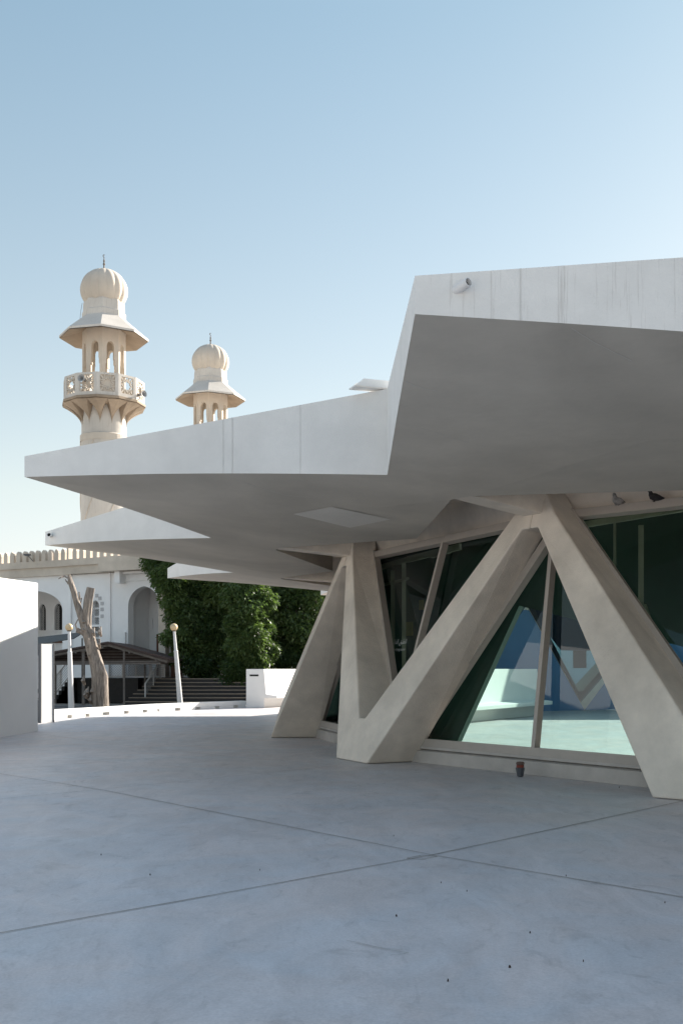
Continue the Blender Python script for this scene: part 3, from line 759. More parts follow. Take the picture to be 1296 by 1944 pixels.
P, R_ = spine([A(166, 1205), A(158, 1180), A(149, 1155), A(141, 1125), A(134, 1105), A(131, 1091)], [8 * k_, 7.5 * k_, 6.5 * k_, 5.5 * k_, 5 * k_, 2.6 * k_], 6)
b.tube(P, R_, 16, bump=.22, seed=3)
P, R_ = spine([A(165, 1205), A(165, 1170), A(168, 1140), A(173, 1116)], [9 * k_, 8.5 * k_, 8 * k_, 7 * k_], 6)
b.tube(P, R_, 16, bump=.25, seed=4)
P, R_ = spine([A(166, 1208), A(155, 1200), A(146, 1196)], [5 * k_, 4 * k_, 4.5 * k_], 4); b.tube(P, R_, 12, bump=.3, seed=6)
for i in range(14):
    q = A(random.uniform(157, 190), random.uniform(1180, 1330), 41, -.25); r_ = random.uniform(2, 4.5) * k_
    b.tube([q + Vector((0, .3, -.15)), q + Vector((0, .05, 0)), q + Vector((0, .25, .2))], [r_ * .6, r_, r_ * .4], 10, bump=.3, seed=i)
keep(b.build('trunk', M['bark'], smooth=True), dt)
b = MB()
for pts in ([(133, 1100), (122, 1094), (116, 1096), (111, 1099)], [(134, 1110), (126, 1104), (124, 1100)], [(157, 1170), (152, 1150), (155, 1135)], [(152, 1138), (150, 1124)], [(146, 1196), (143, 1186), (148, 1176)], [(155, 1185), (150, 1160)], [(138, 1112), (128, 1108)]):
    P = [A(x, y, 41, random.uniform(-.1, .1)) for x, y in pts]; b.tube(P, [.035 * (1 - .6 * i / len(P)) for i in range(len(P))], 6)
keep(b.build('twig', M['bark']), dt)

# ------------------------------------------------------------------ mosque
fo = Vector((-10.14, 54, 0)); fu = Vector((.886, -.463, 0)).normalized(); fn = Vector((.463, .886, 0)).normalized()   # fu to the right, fn into the building
def FM(u, h, d): return Vector((fo.x, fo.y, h)) + fu * u + fn * d
def mp(px, py, d=0):
    r = ray(px, py); o = Vector((0, 0, EYE)); pl = fo + fn * d; t = (pl - o).dot(fn) / r.dot(fn); p = o + r * t
    return ((p - fo).dot(fu), p.z)
mq = thing('mosque', 'white mosque with beige battlements, pointed arches and a dark stone plinth', 'mosque', fo)
def mpart(mb, name, m, **k): o = mb.build(name, m, **k); keep(o, mq); return o
def arch(u0, u1, hb, hs_, ha, n=8):
    """pointed arch outline, bottom hb, spring hs, apex ha"""
    c = (u0 + u1) / 2; w = (u1 - u0) / 2; L_ = []
    for i in range(n + 1):
        t = i / n; L_.append((u0 + w * (1 - cos(t * pi / 2)) , hs_ + (ha - hs_) * (sin(t * pi / 2) * .82 + .18 * t)))
    R2 = [(2 * c - u, h) for u, h in L_[:-1]][::-1]
    return [(u0, hb)] + L_ + R2 + [(u1, hb)]
uL = mp(-90, 1200)[0]; uR_ = 4.6
def U(px, d=0): return mp(px, 1270, d)[0]
def Hh(px, py, d=0): return mp(px, py, d)[1]
hB = Hh(205, 1088); hTop = hB + 1.0
TER = 1.18
holes = [arch(U(243), U(303), TER + .01, Hh(250, 1152), Hh(273, 1113)),
         arch(U(20), U(118.5), .05, Hh(118, 1158), Hh(70, 1122)),
         arch(U(174), U(188), Hh(180, 1186), Hh(180, 1150), Hh(181, 1140)),
         [(U(174), Hh(180, 1222)), (U(188), Hh(180, 1222)), (U(188), Hh(180, 1190)), (U(174), Hh(180, 1190))],
         ]
w = MB(); w.panel(FM, [(uL, 0), (U(20) - .001, 0), (uR_, 0), (uR_, hB), (uL, hB)], holes, d=.45)
mpart(w, 'wall', M['mosq'], weld=False)
# block body behind
w = MB(); c_ = FM((uL + uR_) / 2, hB / 2, 6.3); w.box(c_, (uR_ - uL, 5.0, hB), atan2(fu.y, fu.x)); mpart(w, 'rear_wall', M['mosq'])
w = MB(); w.box(FM((uL + uR_) / 2, hB + .15, 4.7), (uR_ - uL, 8.2, .28), atan2(fu.y, fu.x)); mpart(w, 'roof', M['mosq'])
# pilaster at the corner
w = MB()
w.panel(FM, [(U(132), 0), (U(137), 0), (U(137), hB), (U(132), hB)], d=-.12)
w.panel(FM, [(U(208), 1.2), (U(211), 1.2), (U(211), hB), (U(208), hB)], d=-.08)
w.panel(FM, [(U(234), 1.2), (U(240), 1.2), (U(240), Hh(240, 1200)), (U(234), Hh(240, 1200))], d=-.12)
w.panel(FM, [(U(229), Hh(229, 1108)), (U(239), Hh(239, 1108)), (U(239), Hh(239, 1086)), (U(229), Hh(229, 1086))], d=-.5)
w.panel(FM, [(U(239), Hh(239, 1104)), (U(308), Hh(239, 1104)), (U(308), Hh(239, 1101)), (U(239), Hh(239, 1101))], d=-.06)
w.panel(FM, [(U(228), hB - .12), (U(310), hB - .12), (U(310), hB - .001), (U(228), hB - .001)], d=-.3)
mpart(w, 'pilaster', M['mosq'], weld=False)
# cornice and battlements
w = MB()
def bandp(ua, ub_, h0, h1, d0, d1, out): w.panel(lambda u, h, d: FM(u, h, d + d0), [(ua, h0), (ub_, h0), (ub_, h1), (ua, h1)], d=d1 - d0)
bandp(uL, U(136), hB, hB + .45, -.18, .5, 0); bandp(uL, U(136), hB + .45, hB + .80, -.28, .5, 0)
bandp(U(136.2), U(204), hB + .02, hB + .45, -.30, .5, 0); bandp(U(136.2), U(204), hB + .45, hB + .80, -.40, .5, 0)
bandp(U(204.2), uR_, hB + .02, hB + .50, -.75, .5, 0); bandp(U(204.2), uR_, hB + .50, hB + .80, -.6, .5, 0)
mpart(w, 'cornice', M['beige'], weld=False)
pit = .455
u = uL + .2
while u < 6:
    m_ = MB(); z0 = hB + .80; dd0 = -.22 if u < U(136) else -.34
    if abs(u - U(137)) > .14:
        pr = [(u - .145, z0), (u + .145, z0), (u + .145, z0 + .40), (u + .115, z0 + .44), (u + .115, z0 + .50), (u + .045, z0 + .57), (u, z0 + .60), (u - .045, z0 + .57), (u - .115, z0 + .50), (u - .115, z0 + .44), (u - .145, z0 + .40)]
        m_.panel(lambda uu, h, d: FM(uu, h, d + dd0), pr, d=.22); mpart(m_, 'merlon', M['beige'])
    u += pit
# parapet return (battlements of the far side seen through the gaps)
w = MB(); w.panel(lambda u, h, d: FM(u, h, d + dd0 - .02), [(U(135.5), hB + .80), (U(139), hB + .80), (U(139), hB + 1.45), (U(137.3), hB + 1.52), (U(135.5), hB + 1.45)], d=.36); mpart(w, 'corner_merlon', M['beige'])
# recess behind the right arch
w = MB()
dR = 2.2
w.panel(lambda u, h, d: FM(u, h, d + dR), [(U(243) - .8, TER), (U(303) + 2.0, TER), (U(303) + 2.0, hB), (U(243) - .8, hB)], [[(U(255, dR), TER + .02), (U(264, dR), TER + .02), (U(264, dR), Hh(255, 1206, dR)), (U(255, dR), Hh(255, 1206, dR))]], d=.2)
w.panel(lambda u, h, d: FM(U(243) - .35 - .1 + d, h, u), [(.46, TER), (dR - .01, TER), (dR - .01, hB - .01), (.46, hB - .01)], d=.1)
w.panel(lambda u, h, d: FM(U(303) + 1.3 + d, h, u), [(.46, TER), (dR - .01, TER), (dR - .01, hB - .01), (.46, hB - .01)], d=.1)
w.face([FM(U(243) - .8, hB - .3, .46), FM(U(303) + 2, hB - .3, .46), FM(U(303) + 2, hB - .3, dR), FM(U(243) - .8, hB - .3, dR)])
w.panel(lambda u, h, d: FM(u, h, d + dR - .05), [(U(273, dR), TER + 2.5), (U(290, dR), TER + 2.5), (U(290, dR), TER + 3.1), (U(273, dR), TER + 3.1)], d=.04)
mpart(w, 'porch_wall', M['mosq'], weld=False)
def door(pxa, pxb, py_top, d, name='door', m='wood', hb=TER):
    q = MB(); ua, ub_ = U(pxa, d), U(pxb, d); ht = Hh((pxa + pxb) / 2, py_top, d)
    q.panel(lambda u, h, dd: FM(u, h, d + dd), [(ua, hb + .005), (ub_, hb + .005), (ub_, ht), (ua, ht)], d=.06)
    n = 2
    for i in range(n):
        x0 = ua + (ub_ - ua) * (i + .12) / n; x1 = ua + (ub_ - ua) * (i + .88) / n
        for (y0, y1) in ((.06, .42), (.48, .94)):
            hh0, hh1 = hb + (ht - hb) * y0, hb + (ht - hb) * y1
            q.panel(lambda u, h, dd: FM(u, h, d - .02 + dd), [(x0, hh0), (x1, hh0), (x1, hh1), (x0, hh1)], d=.018)
    mpart(q, name, M[m], weld=False)
door(255, 264, 1206, dR + .12, m='hole')
door(297, 312, 1204, 1.9)
door(120, 139, 1226, 2.95, hb=.02); door(99, 121, 1212, 2.9, hb=Hh(105, 1221, 2.9))
door(324, 344, 1218, -.10)
w = MB(); w.panel(FM, [(U(309), TER), (U(322), TER), (U(322), hB), (U(309), hB)], d=-.35); mpart(w, 'corner_pier', M['beige'])
# left porch: recess with two pointed grille windows
w = MB(); dL = 3.0
ww = []
for xa, xb in ((74.5, 87), (103, 118)):
    ww.append(arch(U(xa, dL), U(xb, dL), Hh(80, 1197, dL), Hh(80, 1160, dL), Hh(80, 1147, dL)))
ww.append([(U(70, dL), Hh(70, 1222, dL)), (U(87, dL), Hh(70, 1222, dL)), (U(87, dL), Hh(70, 1213, dL)), (U(70, dL), Hh(70, 1213, dL))])
w.panel(lambda u, h, d: FM(u, h, d + dL), [(uL, 0), (U(141, dL), 0), (U(141, dL), hB - .2), (uL, hB - .2)], ww, d=.25)
w.face([FM(uL, hB - .25, .46), FM(U(141), hB - .25, .46), FM(U(141), hB - .25, dL), FM(uL, hB - .25, dL)])
w.panel(lambda u, h, d: FM(U(119) + .25 + d, h, u), [(.46, 0), (dL, 0), (dL, hB - .1), (.46, hB - .1)], d=.15)
mpart(w, 'porch_wall', M['mosq'], weld=False)
w = MB()
for xa in (72, 87, 103): 
    w.tube([FM(U(xa + 6, dL), Hh(80, 1204, dL), dL - .03) + (FM(.15 * cos(2 * pi * j / 12), 0, 0) - FM(0, 0, 0)) + Vector((0, 0, .15 * sin(2 * pi * j / 12))) for j in range(13)], .012, 5, caps=False)
w.bar(FM(U(70, dL), Hh(80, 1198, dL), dL - .04), FM(U(121, dL), Hh(80, 1198, dL), dL - .04), .06, .06); w.bar(FM(U(70, dL), Hh(80, 1210, dL), dL - .04), FM(U(121, dL), Hh(80, 1210, dL), dL - .04), .05, .05)
mpart(w, 'frieze', M['mosq'], weld=False)
def glazing(out, d, name, latt=True, m='hole'):
    q = MB(); us = [p[0] for p in out]; hs2 = [p[1] for p in out]
    q.panel(lambda u, h, dd: FM(u, h, d + dd), out, d=.04)
    o = mpart(q, name, M[m], weld=False)
    if latt:
        q = MB(); c0 = (min(us) + max(us)) / 2; 
        nx = 4; stp = (max(us) - min(us)) / nx
        def inside(u, h):
            n_ = len(out); r = False
            for i in range(n_):
                (x1, y1), (x2, y2) = out[i], out[(i + 1) % n_]
                if (y1 > h) != (y2 > h) and u < (x2 - x1) * (h - y1) / (y2 - y1) + x1: r = not r
            return r
        hcur = min(hs2)
        while hcur < max(hs2):
            for i in range(nx):
                u0 = min(us) + i * stp
                for (aa, bb, cc, dd_) in ((u0, hcur, u0 + stp, hcur + stp), (u0 + stp, hcur, u0, hcur + stp)):
                    if inside((aa + cc) / 2, (bb + dd_) / 2): q.bar(FM(aa, bb, d - .02), FM(cc, dd_, d - .02), .018, .018)
            hcur += stp
        hb_ = min(hs2) + (max(hs2) - min(hs2)) * .36
        for f_ in (.34, .68):
            hh_ = min(hs2) + (max(hs2) - min(hs2)) * f_; q.bar(FM(min(us), hh_, d - .05), FM(max(us), hh_, d - .05), .09, .10)
        mpart(q, 'grille', M['white2'], weld=False)
glazing(holes[2], .30, 'window'); glazing(holes[3], .30, 'window')
glazing(ww[0], dL + .15, 'window', False); glazing(ww[1], dL + .15, 'window', False); glazing(ww[2], dL + .15, 'window', False)
for a_ in (ww[0], ww[1]):
    q = MB(); x0, x1 = a_[0][0], a_[-1][0]; 
    for i in range(2):
        xx = x0 + .12 + i * .12
        h_ = a_[0][1]
        while h_ < a_[0][1] + 1.3: q.bar(FM(xx - .05, h_, dL + .1), FM(xx + .05, h_ + .1, dL + .1), .015, .015); q.bar(FM(xx + .05, h_, dL + .1), FM(xx - .05, h_ + .1, dL + .1), .015, .015); h_ += .1
    mpart(q, 'grille', M['white2'], weld=False)
# stone surround blocks of the narrow window
M['blocks'] = mat('stone_blocks', (.50, .49, .49), .85, .1, 4, .2)
for (px, py) in ((194, 1146), (194, 1157), (194, 1170), (190, 1136), (184, 1131)):
    w = MB(); u0, h0 = mp(px, py); w.panel(FM, [(u0 - .09, h0 - .09), (u0 + .09, h0 - .09), (u0 + .09, h0 + .09), (u0 - .09, h0 + .09)], d=-.03)
    mpart(w, 'stone_block', M['blocks'], weld=False)

# terrace, plinth, steps
ter = thing('terrace', 'black stone terrace with wide entrance stairs in front of the mosque arches', 'terrace', (-9, 50, 0))
def tpart(mb, name, m, **k): o = mb.build(name, m, **k); keep(o, ter); return o
xs = lambda px, Y: (px - 648) / F * Y
b = MB(); b.box(((xs(136, 50) + xs(262, 50)) / 2, 52.3, TER / 2), (xs(262, 50) - xs(136, 50), 4.6, TER - .04)); tpart(b, 'plinth', M['black'])
b = MB(); b.box(((xs(262, 51) + 4) / 2, 53.0, TER / 2), (4 - xs(262, 51), 4.0, TER - .02)); tpart(b, 'landing', M['black'])
nst = 7
for i in range(nst):
    h = TER * (i + 1) / (nst + 0.0) - .03; Y0 = 47.6 + i * .32
    xa = xs(236 + i * 8.5, Y0); xb = xs(640, Y0)
    b = MB(); b.box(((xa + xb) / 2, (Y0 + 51.4) / 2, h - .08), (xb - xa, 51.4 - Y0, .16)); o = tpart(b, 'step', M['black'])
    b = MB(); b.box(((xa + xb) / 2, Y0 - .006, h - .018), (xb - xa + .02, .035, .038)); q = b.build('nosing', M['nosing']); q.parent = o
# left small stairs
for i in range(6):
    h = TER * (i + 1) / 6; Y0 = 49.0
    xa = xs(98 + i * 5.5, Y0); b = MB(); b.box(((xa + xs(136, 49)) / 2, 50.2, h / 2), (xs(136, 49) - xa, 2.0, h)); tpart(b, 'step', M['black'])
# railings
def rail(p, q, hgt, posts, lattice, label, name='railing', horiz=0):
    r = thing(name, label, 'railing', p)
    b = MB(); U_ = Vector((0, 0, hgt)); b.bar(p + U_, q + U_, .05, .05); b.bar(p + Vector((0, 0, .06)), q + Vector((0, 0, .06)), .04, .04)
    keep(b.build('handrail', M['white2']), r)
    for i in range(posts + 1):
        c = p.lerp(q, i / posts); b = MB(); b.bar(c, c + U_, .05, .05); keep(b.build('post', M['white2']), r)
    b = MB(); L = (q - p).length; d = (q - p) / L
    if lattice:
        st_ = .12; n = int(L / st_); m = int((hgt - .1) / st_)
        for i in range(n):
            for j in range(m):
                a0 = p + d * (i * st_) + Vector((0, 0, .06 + j * st_)); 
                b.bar(a0, a0 + d * st_ + Vector((0, 0, st_)), .014, .014); b.bar(a0 + d * st_, a0 + Vector((0, 0, st_)), .014, .014)
    for j in range(horiz):
        hh_ = Vector((0, 0, hgt * (j + 1) / (horiz + 1))); b.bar(p + hh_, q + hh_, .022, .022)
    keep(b.build('lattice', M['grey'], weld=False), r)
rail(Vector((xs(206, 50), 50.15, TER)), Vector((xs(283, 50), 50.15, TER)), .74, 3, True, 'white lattice railing on top of the black terrace')
rail(Vector((xs(286, 50), 50.15, TER)), Vector((xs(311, 50), 50.15, TER)), .76, 1, False, 'short railing with horizontal bars at the top of the stairs', horiz=7)
rail(Vector((xs(274, 48), 48.2, .12)), Vector((xs(306, 50.2), 50.2, TER)), .80, 2, False, 'sloping grey handrail beside the wide stairs', horiz=7)
rail(Vector((xs(97, 49), 49.1, .15)), Vector((xs(131, 49), 49.1, TER)), .85, 2, False, 'sloping railing of the small stairs behind the left lamp post', horiz=6)
# blue crate by the landing
bb = at(377, 1284, 51.8); bb.z = TER
b = MB(); b.box(bb + Vector((0, -.3, .13)), (.30, .25, .24)); b.box(bb + Vector((0, -.3, .27)), (.16, .16, .06)); b.tube([bb + Vector((-.1, -.3, .25)), bb + Vector((-.06, -.3, .36)), bb + Vector((.06, -.3, .36)), bb + Vector((.1, -.3, .25))], .012, 6)
tag(b.build('plastic_container', M['blue'], bevel=.01), 'small blue plastic container on the landing above the stairs', 'container')

# shade shelter
sh = thing('shade_shelter', 'brown gabled metal shelter on thin posts in front of the mosque', 'shelter', (-11, 47, 0))
Yn, Yf = 46.6, 51.6
rl, ra, rr = -14.6, xs(204, 46.6), xs(321, 46.6)
hl, ha_, hr = EYE + (HY - 1252) / F * 46.6, EYE + (HY - 1218) / F * 46.6, EYE + (HY - 1250) / F * 46.6
b = MB(); t_ = .09
for (x0, z0, x1, z1) in ((rl, hl, ra, ha_), (ra, ha_, rr, hr)):
    b.face([(x0, Yn, z0), (x1, Yn, z1), (x1, Yf, z1), (x0, Yf, z0)]); b.face([(x0, Yn, z0 - t_), (x1, Yn, z1 - t_), (x1, Yf, z1 - t_), (x0, Yf, z0 - t_)])
    b.face([(x0, Yn, z0), (x1, Yn, z1), (x1, Yn, z1 - t_), (x0, Yn, z0 - t_)]); b.face([(x0, Yf, z0), (x1, Yf, z1), (x1, Yf, z1 - t_), (x0, Yf, z0 - t_)])
b.face([(rr, Yn, hr), (rr, Yf, hr), (rr, Yf, hr - t_), (rr, Yn, hr - t_)])
keep(b.build('roof', M['brown']), sh)
b = MB()
for i in range(9):
    Y = Yn + .12 + (Yf - Yn - .24) * i / 8; b.bar((rl, Y, hl - .13), (rr - .5, Y, hr - .13), .05, .05)
    b.bar((rl, Y, hl - .16), (ra, Y, ha_ - .16), .05, .10); b.bar((ra, Y, ha_ - .16), (rr - .1, Y, hr - .15), .05, .10)
for i in range(6):
    x = rl + (rr - rl) * (i + .5) / 6; z = (hl + (ha_ - hl) * (x - rl) / (ra - rl)) if x < ra else (ha_ + (hr - ha_) * (x - ra) / (rr - ra)); b.bar((x, Yn, z - .24), (x, Yf, z - .24), .05, .06)
b.bar((rl, Yn + .15, hl - .22), (rr - .4, Yn + .15, hr - .22), .06, .08); b.bar((rl, Yf - .1, hl - .2), (rr - .3, Yf - .1, hr - .2), .06, .08)
keep(b.build('rafter', M['greyd'], weld=False), sh)
ze = hr - .26; Yg = 48.2
b = MB(); b.panel(lambda u, h, d: Vector((u, Yg + d, h)), [(rl, ze), (rr - .3, ze), (rr - .3, hr - .1), (ra, ha_ - .12), (rl, hl - .1)], d=.05); keep(b.build('underside_shade_panel', M['brown']), sh)  # dark sheet added to stand for the roof's shaded underside
for i in range(6):
    z = ze + .06 + i * .135
    xl = rl if z < hl - .15 else rl + (ra - rl) * (z - hl + .15) / (ha_ - hl)
    xr_ = ra + (rr - ra) * (ha_ - .15 - z) / (ha_ - hr)
    if z < ha_ - .2:
        b = MB(); b.bar((xl, Yg - .06, z), (min(xr_, rr - .35), Yg - .06, z), .05, .05); keep(b.build('slat', M['greyd']), sh)
for px, Y, w_ in ((158.5, 46.75, .12), (235.5, 46.75, .075), (275, 49.0, .07), (105.5, 49.0, .07), (60, 46.75, .1)):
    b = MB(); x = xs(px, Y); z = (hl + (ha_ - hl) * (x - rl) / (ra - rl)) if x < ra else (ha_ + (hr - ha_) * (x - ra) / (rr - ra)); b.box((x, Y, (z - .2) / 2), (w_, w_, z - .2)); b.box((x, Y, z - .22), (w_ * 2.2, w_ * 2.2, .03)); keep(b.build('post', M['greyd']), sh)
# awning behind
b = MB(); P = [Vector((xs(60, 52), 52, 3.12)), Vector((xs(160, 52), 52, 3.42)), Vector((xs(160, 52), 50, 3.05)), Vector((xs(60, 52), 50, 2.6))]
b.face(P); b.face([p - Vector((0, 0, .04)) for p in P])
for i in range(4): b.face([P[i], P[(i + 1) % 4], P[(i + 1) % 4] - Vector((0, 0, .04)), P[i] - Vector((0, 0, .04))])
for px in (64, 156): b.bar((xs(px, 50.2), 50.2, 0), (xs(px, 50.2), 50.2, 2.7 if px < 100 else 3.05), .06, .06)
tag(b.build('awning', mat('grey_canvas', (.12, .125, .12), .9, .1, 3, .2), weld=False), 'grey sheet awning behind the brown shelter', 'awning')
# floodlight on the battlements
fl = FM(U(71), hB + 1.12, -.75); b = MB(); b.box(fl, (.34, .22, .07)); b.bar(fl, FM(U(71), hB + .8, -.3), .03, .03)
b.box(fl + Vector((0, -.02, -.045)), (.26, .16, .03)); tag(b.build('floodlight', M['lamp_dark']), 'small dark floodlight mounted on the mosque battlements', 'floodlight')
# rooftop water tank lit by the sun behind battlements
b = MB(); c_ = FM(U(176), hB + 1.0, 5.0); b.lathe((c_.x, c_.y, hB + .2), [(.8, 0), (.8, 1.3), (.5, 1.55), (.12, 1.6)], 20); tag(b.build('water_tank', M['minar'], smooth=True), 'pale round water tank on the mosque roof behind the battlements', 'water tank')
b = MB(); c_ = FM(U(216), hB + .9, 5.0); b.box((c_.x, c_.y, hB + .8), (.6, .6, 1.5), 0); tag(b.build('roof_vent', M['minar'], bevel=.03), 'square pale vent on the mosque roof behind the battlements', 'roof vent')

# ------------------------------------------------------------------ minarets
def minaret(px, Y, scale_ref, label, y0=0):
    """built with the near tower's pixel measures, k metres per pixel at its own depth"""
    cx_, cy_ = xs(px, Y), Y
    k = scale_ref / F * Y           # metres per near-tower pixel
    base = Vector((cx_, cy_, 0)); root = thing('minaret', label, 'minaret', base)
    def Z(py): return EYE + (HY - y0 - py) / F * Y if False else top0 - (py - 482) * k
    top0 = EYE + (HY - y0) / F * Y
    def bd(mb, name, m, par=None, **kw):
        o = mb.build(name, m, **kw); keep(o, root)
        return o
    c = Vector((cx_, cy_, 0)); vdir = atan2(-cy_, -cx_); R8 = vdir - radians(4)
    # shaft
    b = MB(); b.lathe(c, [(43.5 * k, Z(1075)), (43 * k, Z(838)), (44 * k, Z(836)), (44 * k, Z(830)), (42 * k, Z(828)), (41.5 * k, Z(790)), (44 * k, Z(770))], 40); 
    bd(b, 'shaft', M['minar'], smooth=True)
    b = MB(); b.lathe(c, [(46 * k, 0), (46 * k, Z(1075)), (43.5 * k, Z(1075) + .01)], 16); bd(b, 'shaft_base', M['minar'])
    # spiral ribs on the lower shaft
    for j in range(6):
        a0 = 2 * pi * j / 6; b = MB()
        for i in range(24):
            t0, t1 = i / 24, (i + 1) / 24; f_ = lambda t: c + Vector((cos(a0 + t * 2.4) * 43.6 * k, sin(a0 + t * 2.4) * 43.6 * k, Z(1075) + (Z(842) - Z(1075)) * t)); b.bar(f_(t0), f_(t1), 2.0 * k, 1.2 * k)
        bd(b, 'rib', M['dome'], weld=False)
    b = MB(); b.lathe(c, [(44.5 * k, Z(842)), (44.7 * k, Z(838)), (44.7 * k, Z(830)), (43 * k, Z(829))], 40, cap=False); bd(b, 'band', M['dome'])
    # flared corbels: pointed leaves under the balcony
    n12 = 12; r12 = vdir + radians(20)
    b = MB(); b.lathe(c, [(60 * k, Z(778)), (78.5 * k, Z(772)), (78.5 * k, Z(768)), (76 * k, Z(767))], n12, rot=r12); 
    for j in range(n12):
        am = r12 + 2 * pi * j / n12; hw = pi / n12
        # each corbel is a curved keel along the vertex azimuth, widening to the face centres at the top
        m_ = 8; keel = []
        for i in range(m_ + 1):
            t = i / m_; keel.append((42 + (78 - 42) * (t ** 2.2), Z(812 - 38 * t)))
        for sg in (-1, 1):
            prev = None
            for i in range(m_ + 1):
                t = i / m_; r_, z_ = keel[i]
                wd = hw * (t ** 1.6)
                P_k = c + Vector((cos(am) * r_ * k, sin(am) * r_ * k, z_))
                re = (r_ * (1 - t) + r_ * cos(hw) * t) * .985
                P_e = c + Vector((cos(am + sg * wd) * re * k, sin(am + sg * wd) * re * k, z_ + 0 * k))
                P_i = c + Vector((cos(am + sg * wd) * 41 * k, sin(am + sg * wd) * 41 * k, z_))
                if prev:
                    b.face([prev[0], P_k, P_e, prev[1]]); b.face([prev[1], P_e, P_i, prev[2]])
                prev = (P_k, P_e, P_i)
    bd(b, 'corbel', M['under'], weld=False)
    # balcony parapet with star lattice
    for j in range(n12):
        a0, a1 = r12 + 2 * pi * j / n12, r12 + 2 * pi * (j + 1) / n12
        P0 = c + Vector((cos(a0), sin(a0), 0)) * 76 * k; P1 = c + Vector((cos(a1), sin(a1), 0)) * 76 * k; d = (P1 - P0); L = d.length; d.normalize(); nin = Vector((-d.y, d.x, 0))
        if nin.dot(c - P0) < 0: nin = -nin
        zb, zt = Z(767), Z(726); H = zt - zb
        fr = lambda u, h, dd: Vector((P0.x, P0.y, zb + h)) + d * u + nin * dd
        b = MB(); m_ = 6 * k
        b.panel(fr, [(0, 0), (L, 0), (L, H), (0, H)], [[(m_, m_), (L - m_, m_), (L - m_, H - m_ * .7), (m_, H - m_ * .7)]], d=3.5 * k)
        po = bd(b, 'balcony_panel', M['minar'], weld=False)
        b = MB(); cu_, ch = L / 2, (H + m_ * .3) / 2; w_ = (L - 2 * m_) / 2; hh_ = (H - 1.7 * m_) / 2
        ro = min(w_, hh_) * .98; ri = ro * .62
        pts = [(cu_ + (ro if q % 2 == 0 else ri) * .92 * cos(pi * q / 8), ch + (ro if q % 2 == 0 else ri) * .92 * sin(pi * q / 8)) for q in range(16)]
        for q in range(16):
            (x0, y0_), (x1, y1_) = pts[q], pts[(q + 1) % 16]; b.bar(fr(x0, y0_, 1.6 * k), fr(x1, y1_, 1.6 * k), 2.2 * k, 2.6 * k, up=nin)
        for (sx_, sy_) in ((-1, -1), (1, -1), (1, 1), (-1, 1)):
            b.bar(fr(cu_ + sx_ * w_, ch + sy_ * hh_, 1.6 * k), fr(cu_ + sx_ * ri * .68, ch + sy_ * ri * .68, 1.6 * k), 2.6 * k, 2.6 * k, up=nin)
            b.bar(fr(cu_ + sx_ * w_, ch + sy_ * hh_ * .35, 1.6 * k), fr(cu_ + sx_ * w_ * .6, ch + sy_ * hh_ * .35, 1.6 * k), 2 * k, 2 * k, up=nin)
            b.bar(fr(cu_ + sx_ * w_ * .35, ch + sy_ * hh_, 1.6 * k), fr(cu_ + sx_ * w_ * .35, ch + sy_ * hh_ * .6, 1.6 * k), 2 * k, 2 * k, up=nin)
        if j == 11: b.box(fr(L / 2, ch, 2.6 * k), (L - 2 * m_, .8 * k, H - 1.8 * m_), atan2(d.y, d.x))
        bd(b, 'star_lattice', M['dome'], weld=False)
    b = MB(); b.lathe(c, [(40 * k, Z(765)), (75 * k, Z(765)), (75 * k, Z(762)), (40 * k, Z(762))], n12, rot=r12); bd(b, 'balcony_floor', M['dome'])
    # lantern: eight arched faces
    for j in range(8):
        a0, a1 = R8 + 2 * pi * j / 8, R8 + 2 * pi * (j + 1) / 8; rr = 40.5 * k
        P0 = c + Vector((cos(a0), sin(a0), 0)) * rr; P1 = c + Vector((cos(a1), sin(a1), 0)) * rr; d = P1 - P0; L = d.length; d.normalize(); nin = Vector((-d.y, d.x, 0))
        if nin.dot(c - P0) < 0: nin = -nin
        zb, zt = Z(764), Z(625); H = zt - zb; fr = lambda u, h, dd: Vector((P0.x, P0.y, zb + h)) + d * u + nin * dd
        w_ = L * .235; w2 = L * .31; cc = L / 2; hA = Z(668) - zb; hS = Z(690) - zb; hS2 = Z(700) - zb
        half = []
        for i in range(7):
            t = i / 6 * pi / 2; half.append((w_ * cos(t), hA + (Z(657) - Z(668)) * sin(t)))
        right = [(w2, 0), (w2, hS2 - .0), (w_ * 1.12, hS2), (w_ * 1.12, hS), (w_, hS)] + half
        op = [(cc + x, y) for x, y in right] + [(cc - x, y) for x, y in right[:-1]][::-1]
        # outline of the pier: walk round the opening
        out_ = [(0, 0)] + [p for p in op[::-1]] + [(L, 0), (L, H), (0, H)]
        b = MB(); b.panel(fr, out_, d=8 * k); bd(b, 'lantern_arch', M['dome'], weld=False)
    # skirt roof
    b = MB(); b.lathe(c, [(38 * k, Z(631)), (82.2 * k, Z(645.6))], 8, rot=R8, cap=False); bd(b, 'eave_underside', M['under'])  # separate darker sheet, shade under the eave put into its colour
    b = MB(); b.lathe(c, [(38 * k, Z(630)), (83 * k, Z(644.5)), (83 * k, Z(640.5)), (60 * k, Z(622)), (44 * k, Z(609)), (41 * k, Z(606)), (30 * k, Z(606))], 8, rot=R8); bd(b, 'skirt_roof', M['minar'])
    b = MB(); b.lathe(c, [(41 * k, Z(607)), (41 * k, Z(596)), (39 * k, Z(594)), (38.5 * k, Z(578)), (36 * k, Z(572)), (30 * k, Z(571))], 8, rot=R8); bd(b, 'drum', M['minar'])
    # ribbed dome
    nr = 16
    prof = []
    for i in range(25):
        t = i / 24; ang = -radians(52) + t * radians(142); prof.append((44.5 * k * cos(ang) * (1 if ang < 0 else 1) + .001, Z(552) + 40.5 * k * sin(ang) + (1.5 * k * max(0, (t - .93) / .07) ** 2)))
    prof = [(r_ * (1 if i < 23 else .8), z_) for i, (r_, z_) in enumerate(prof)]
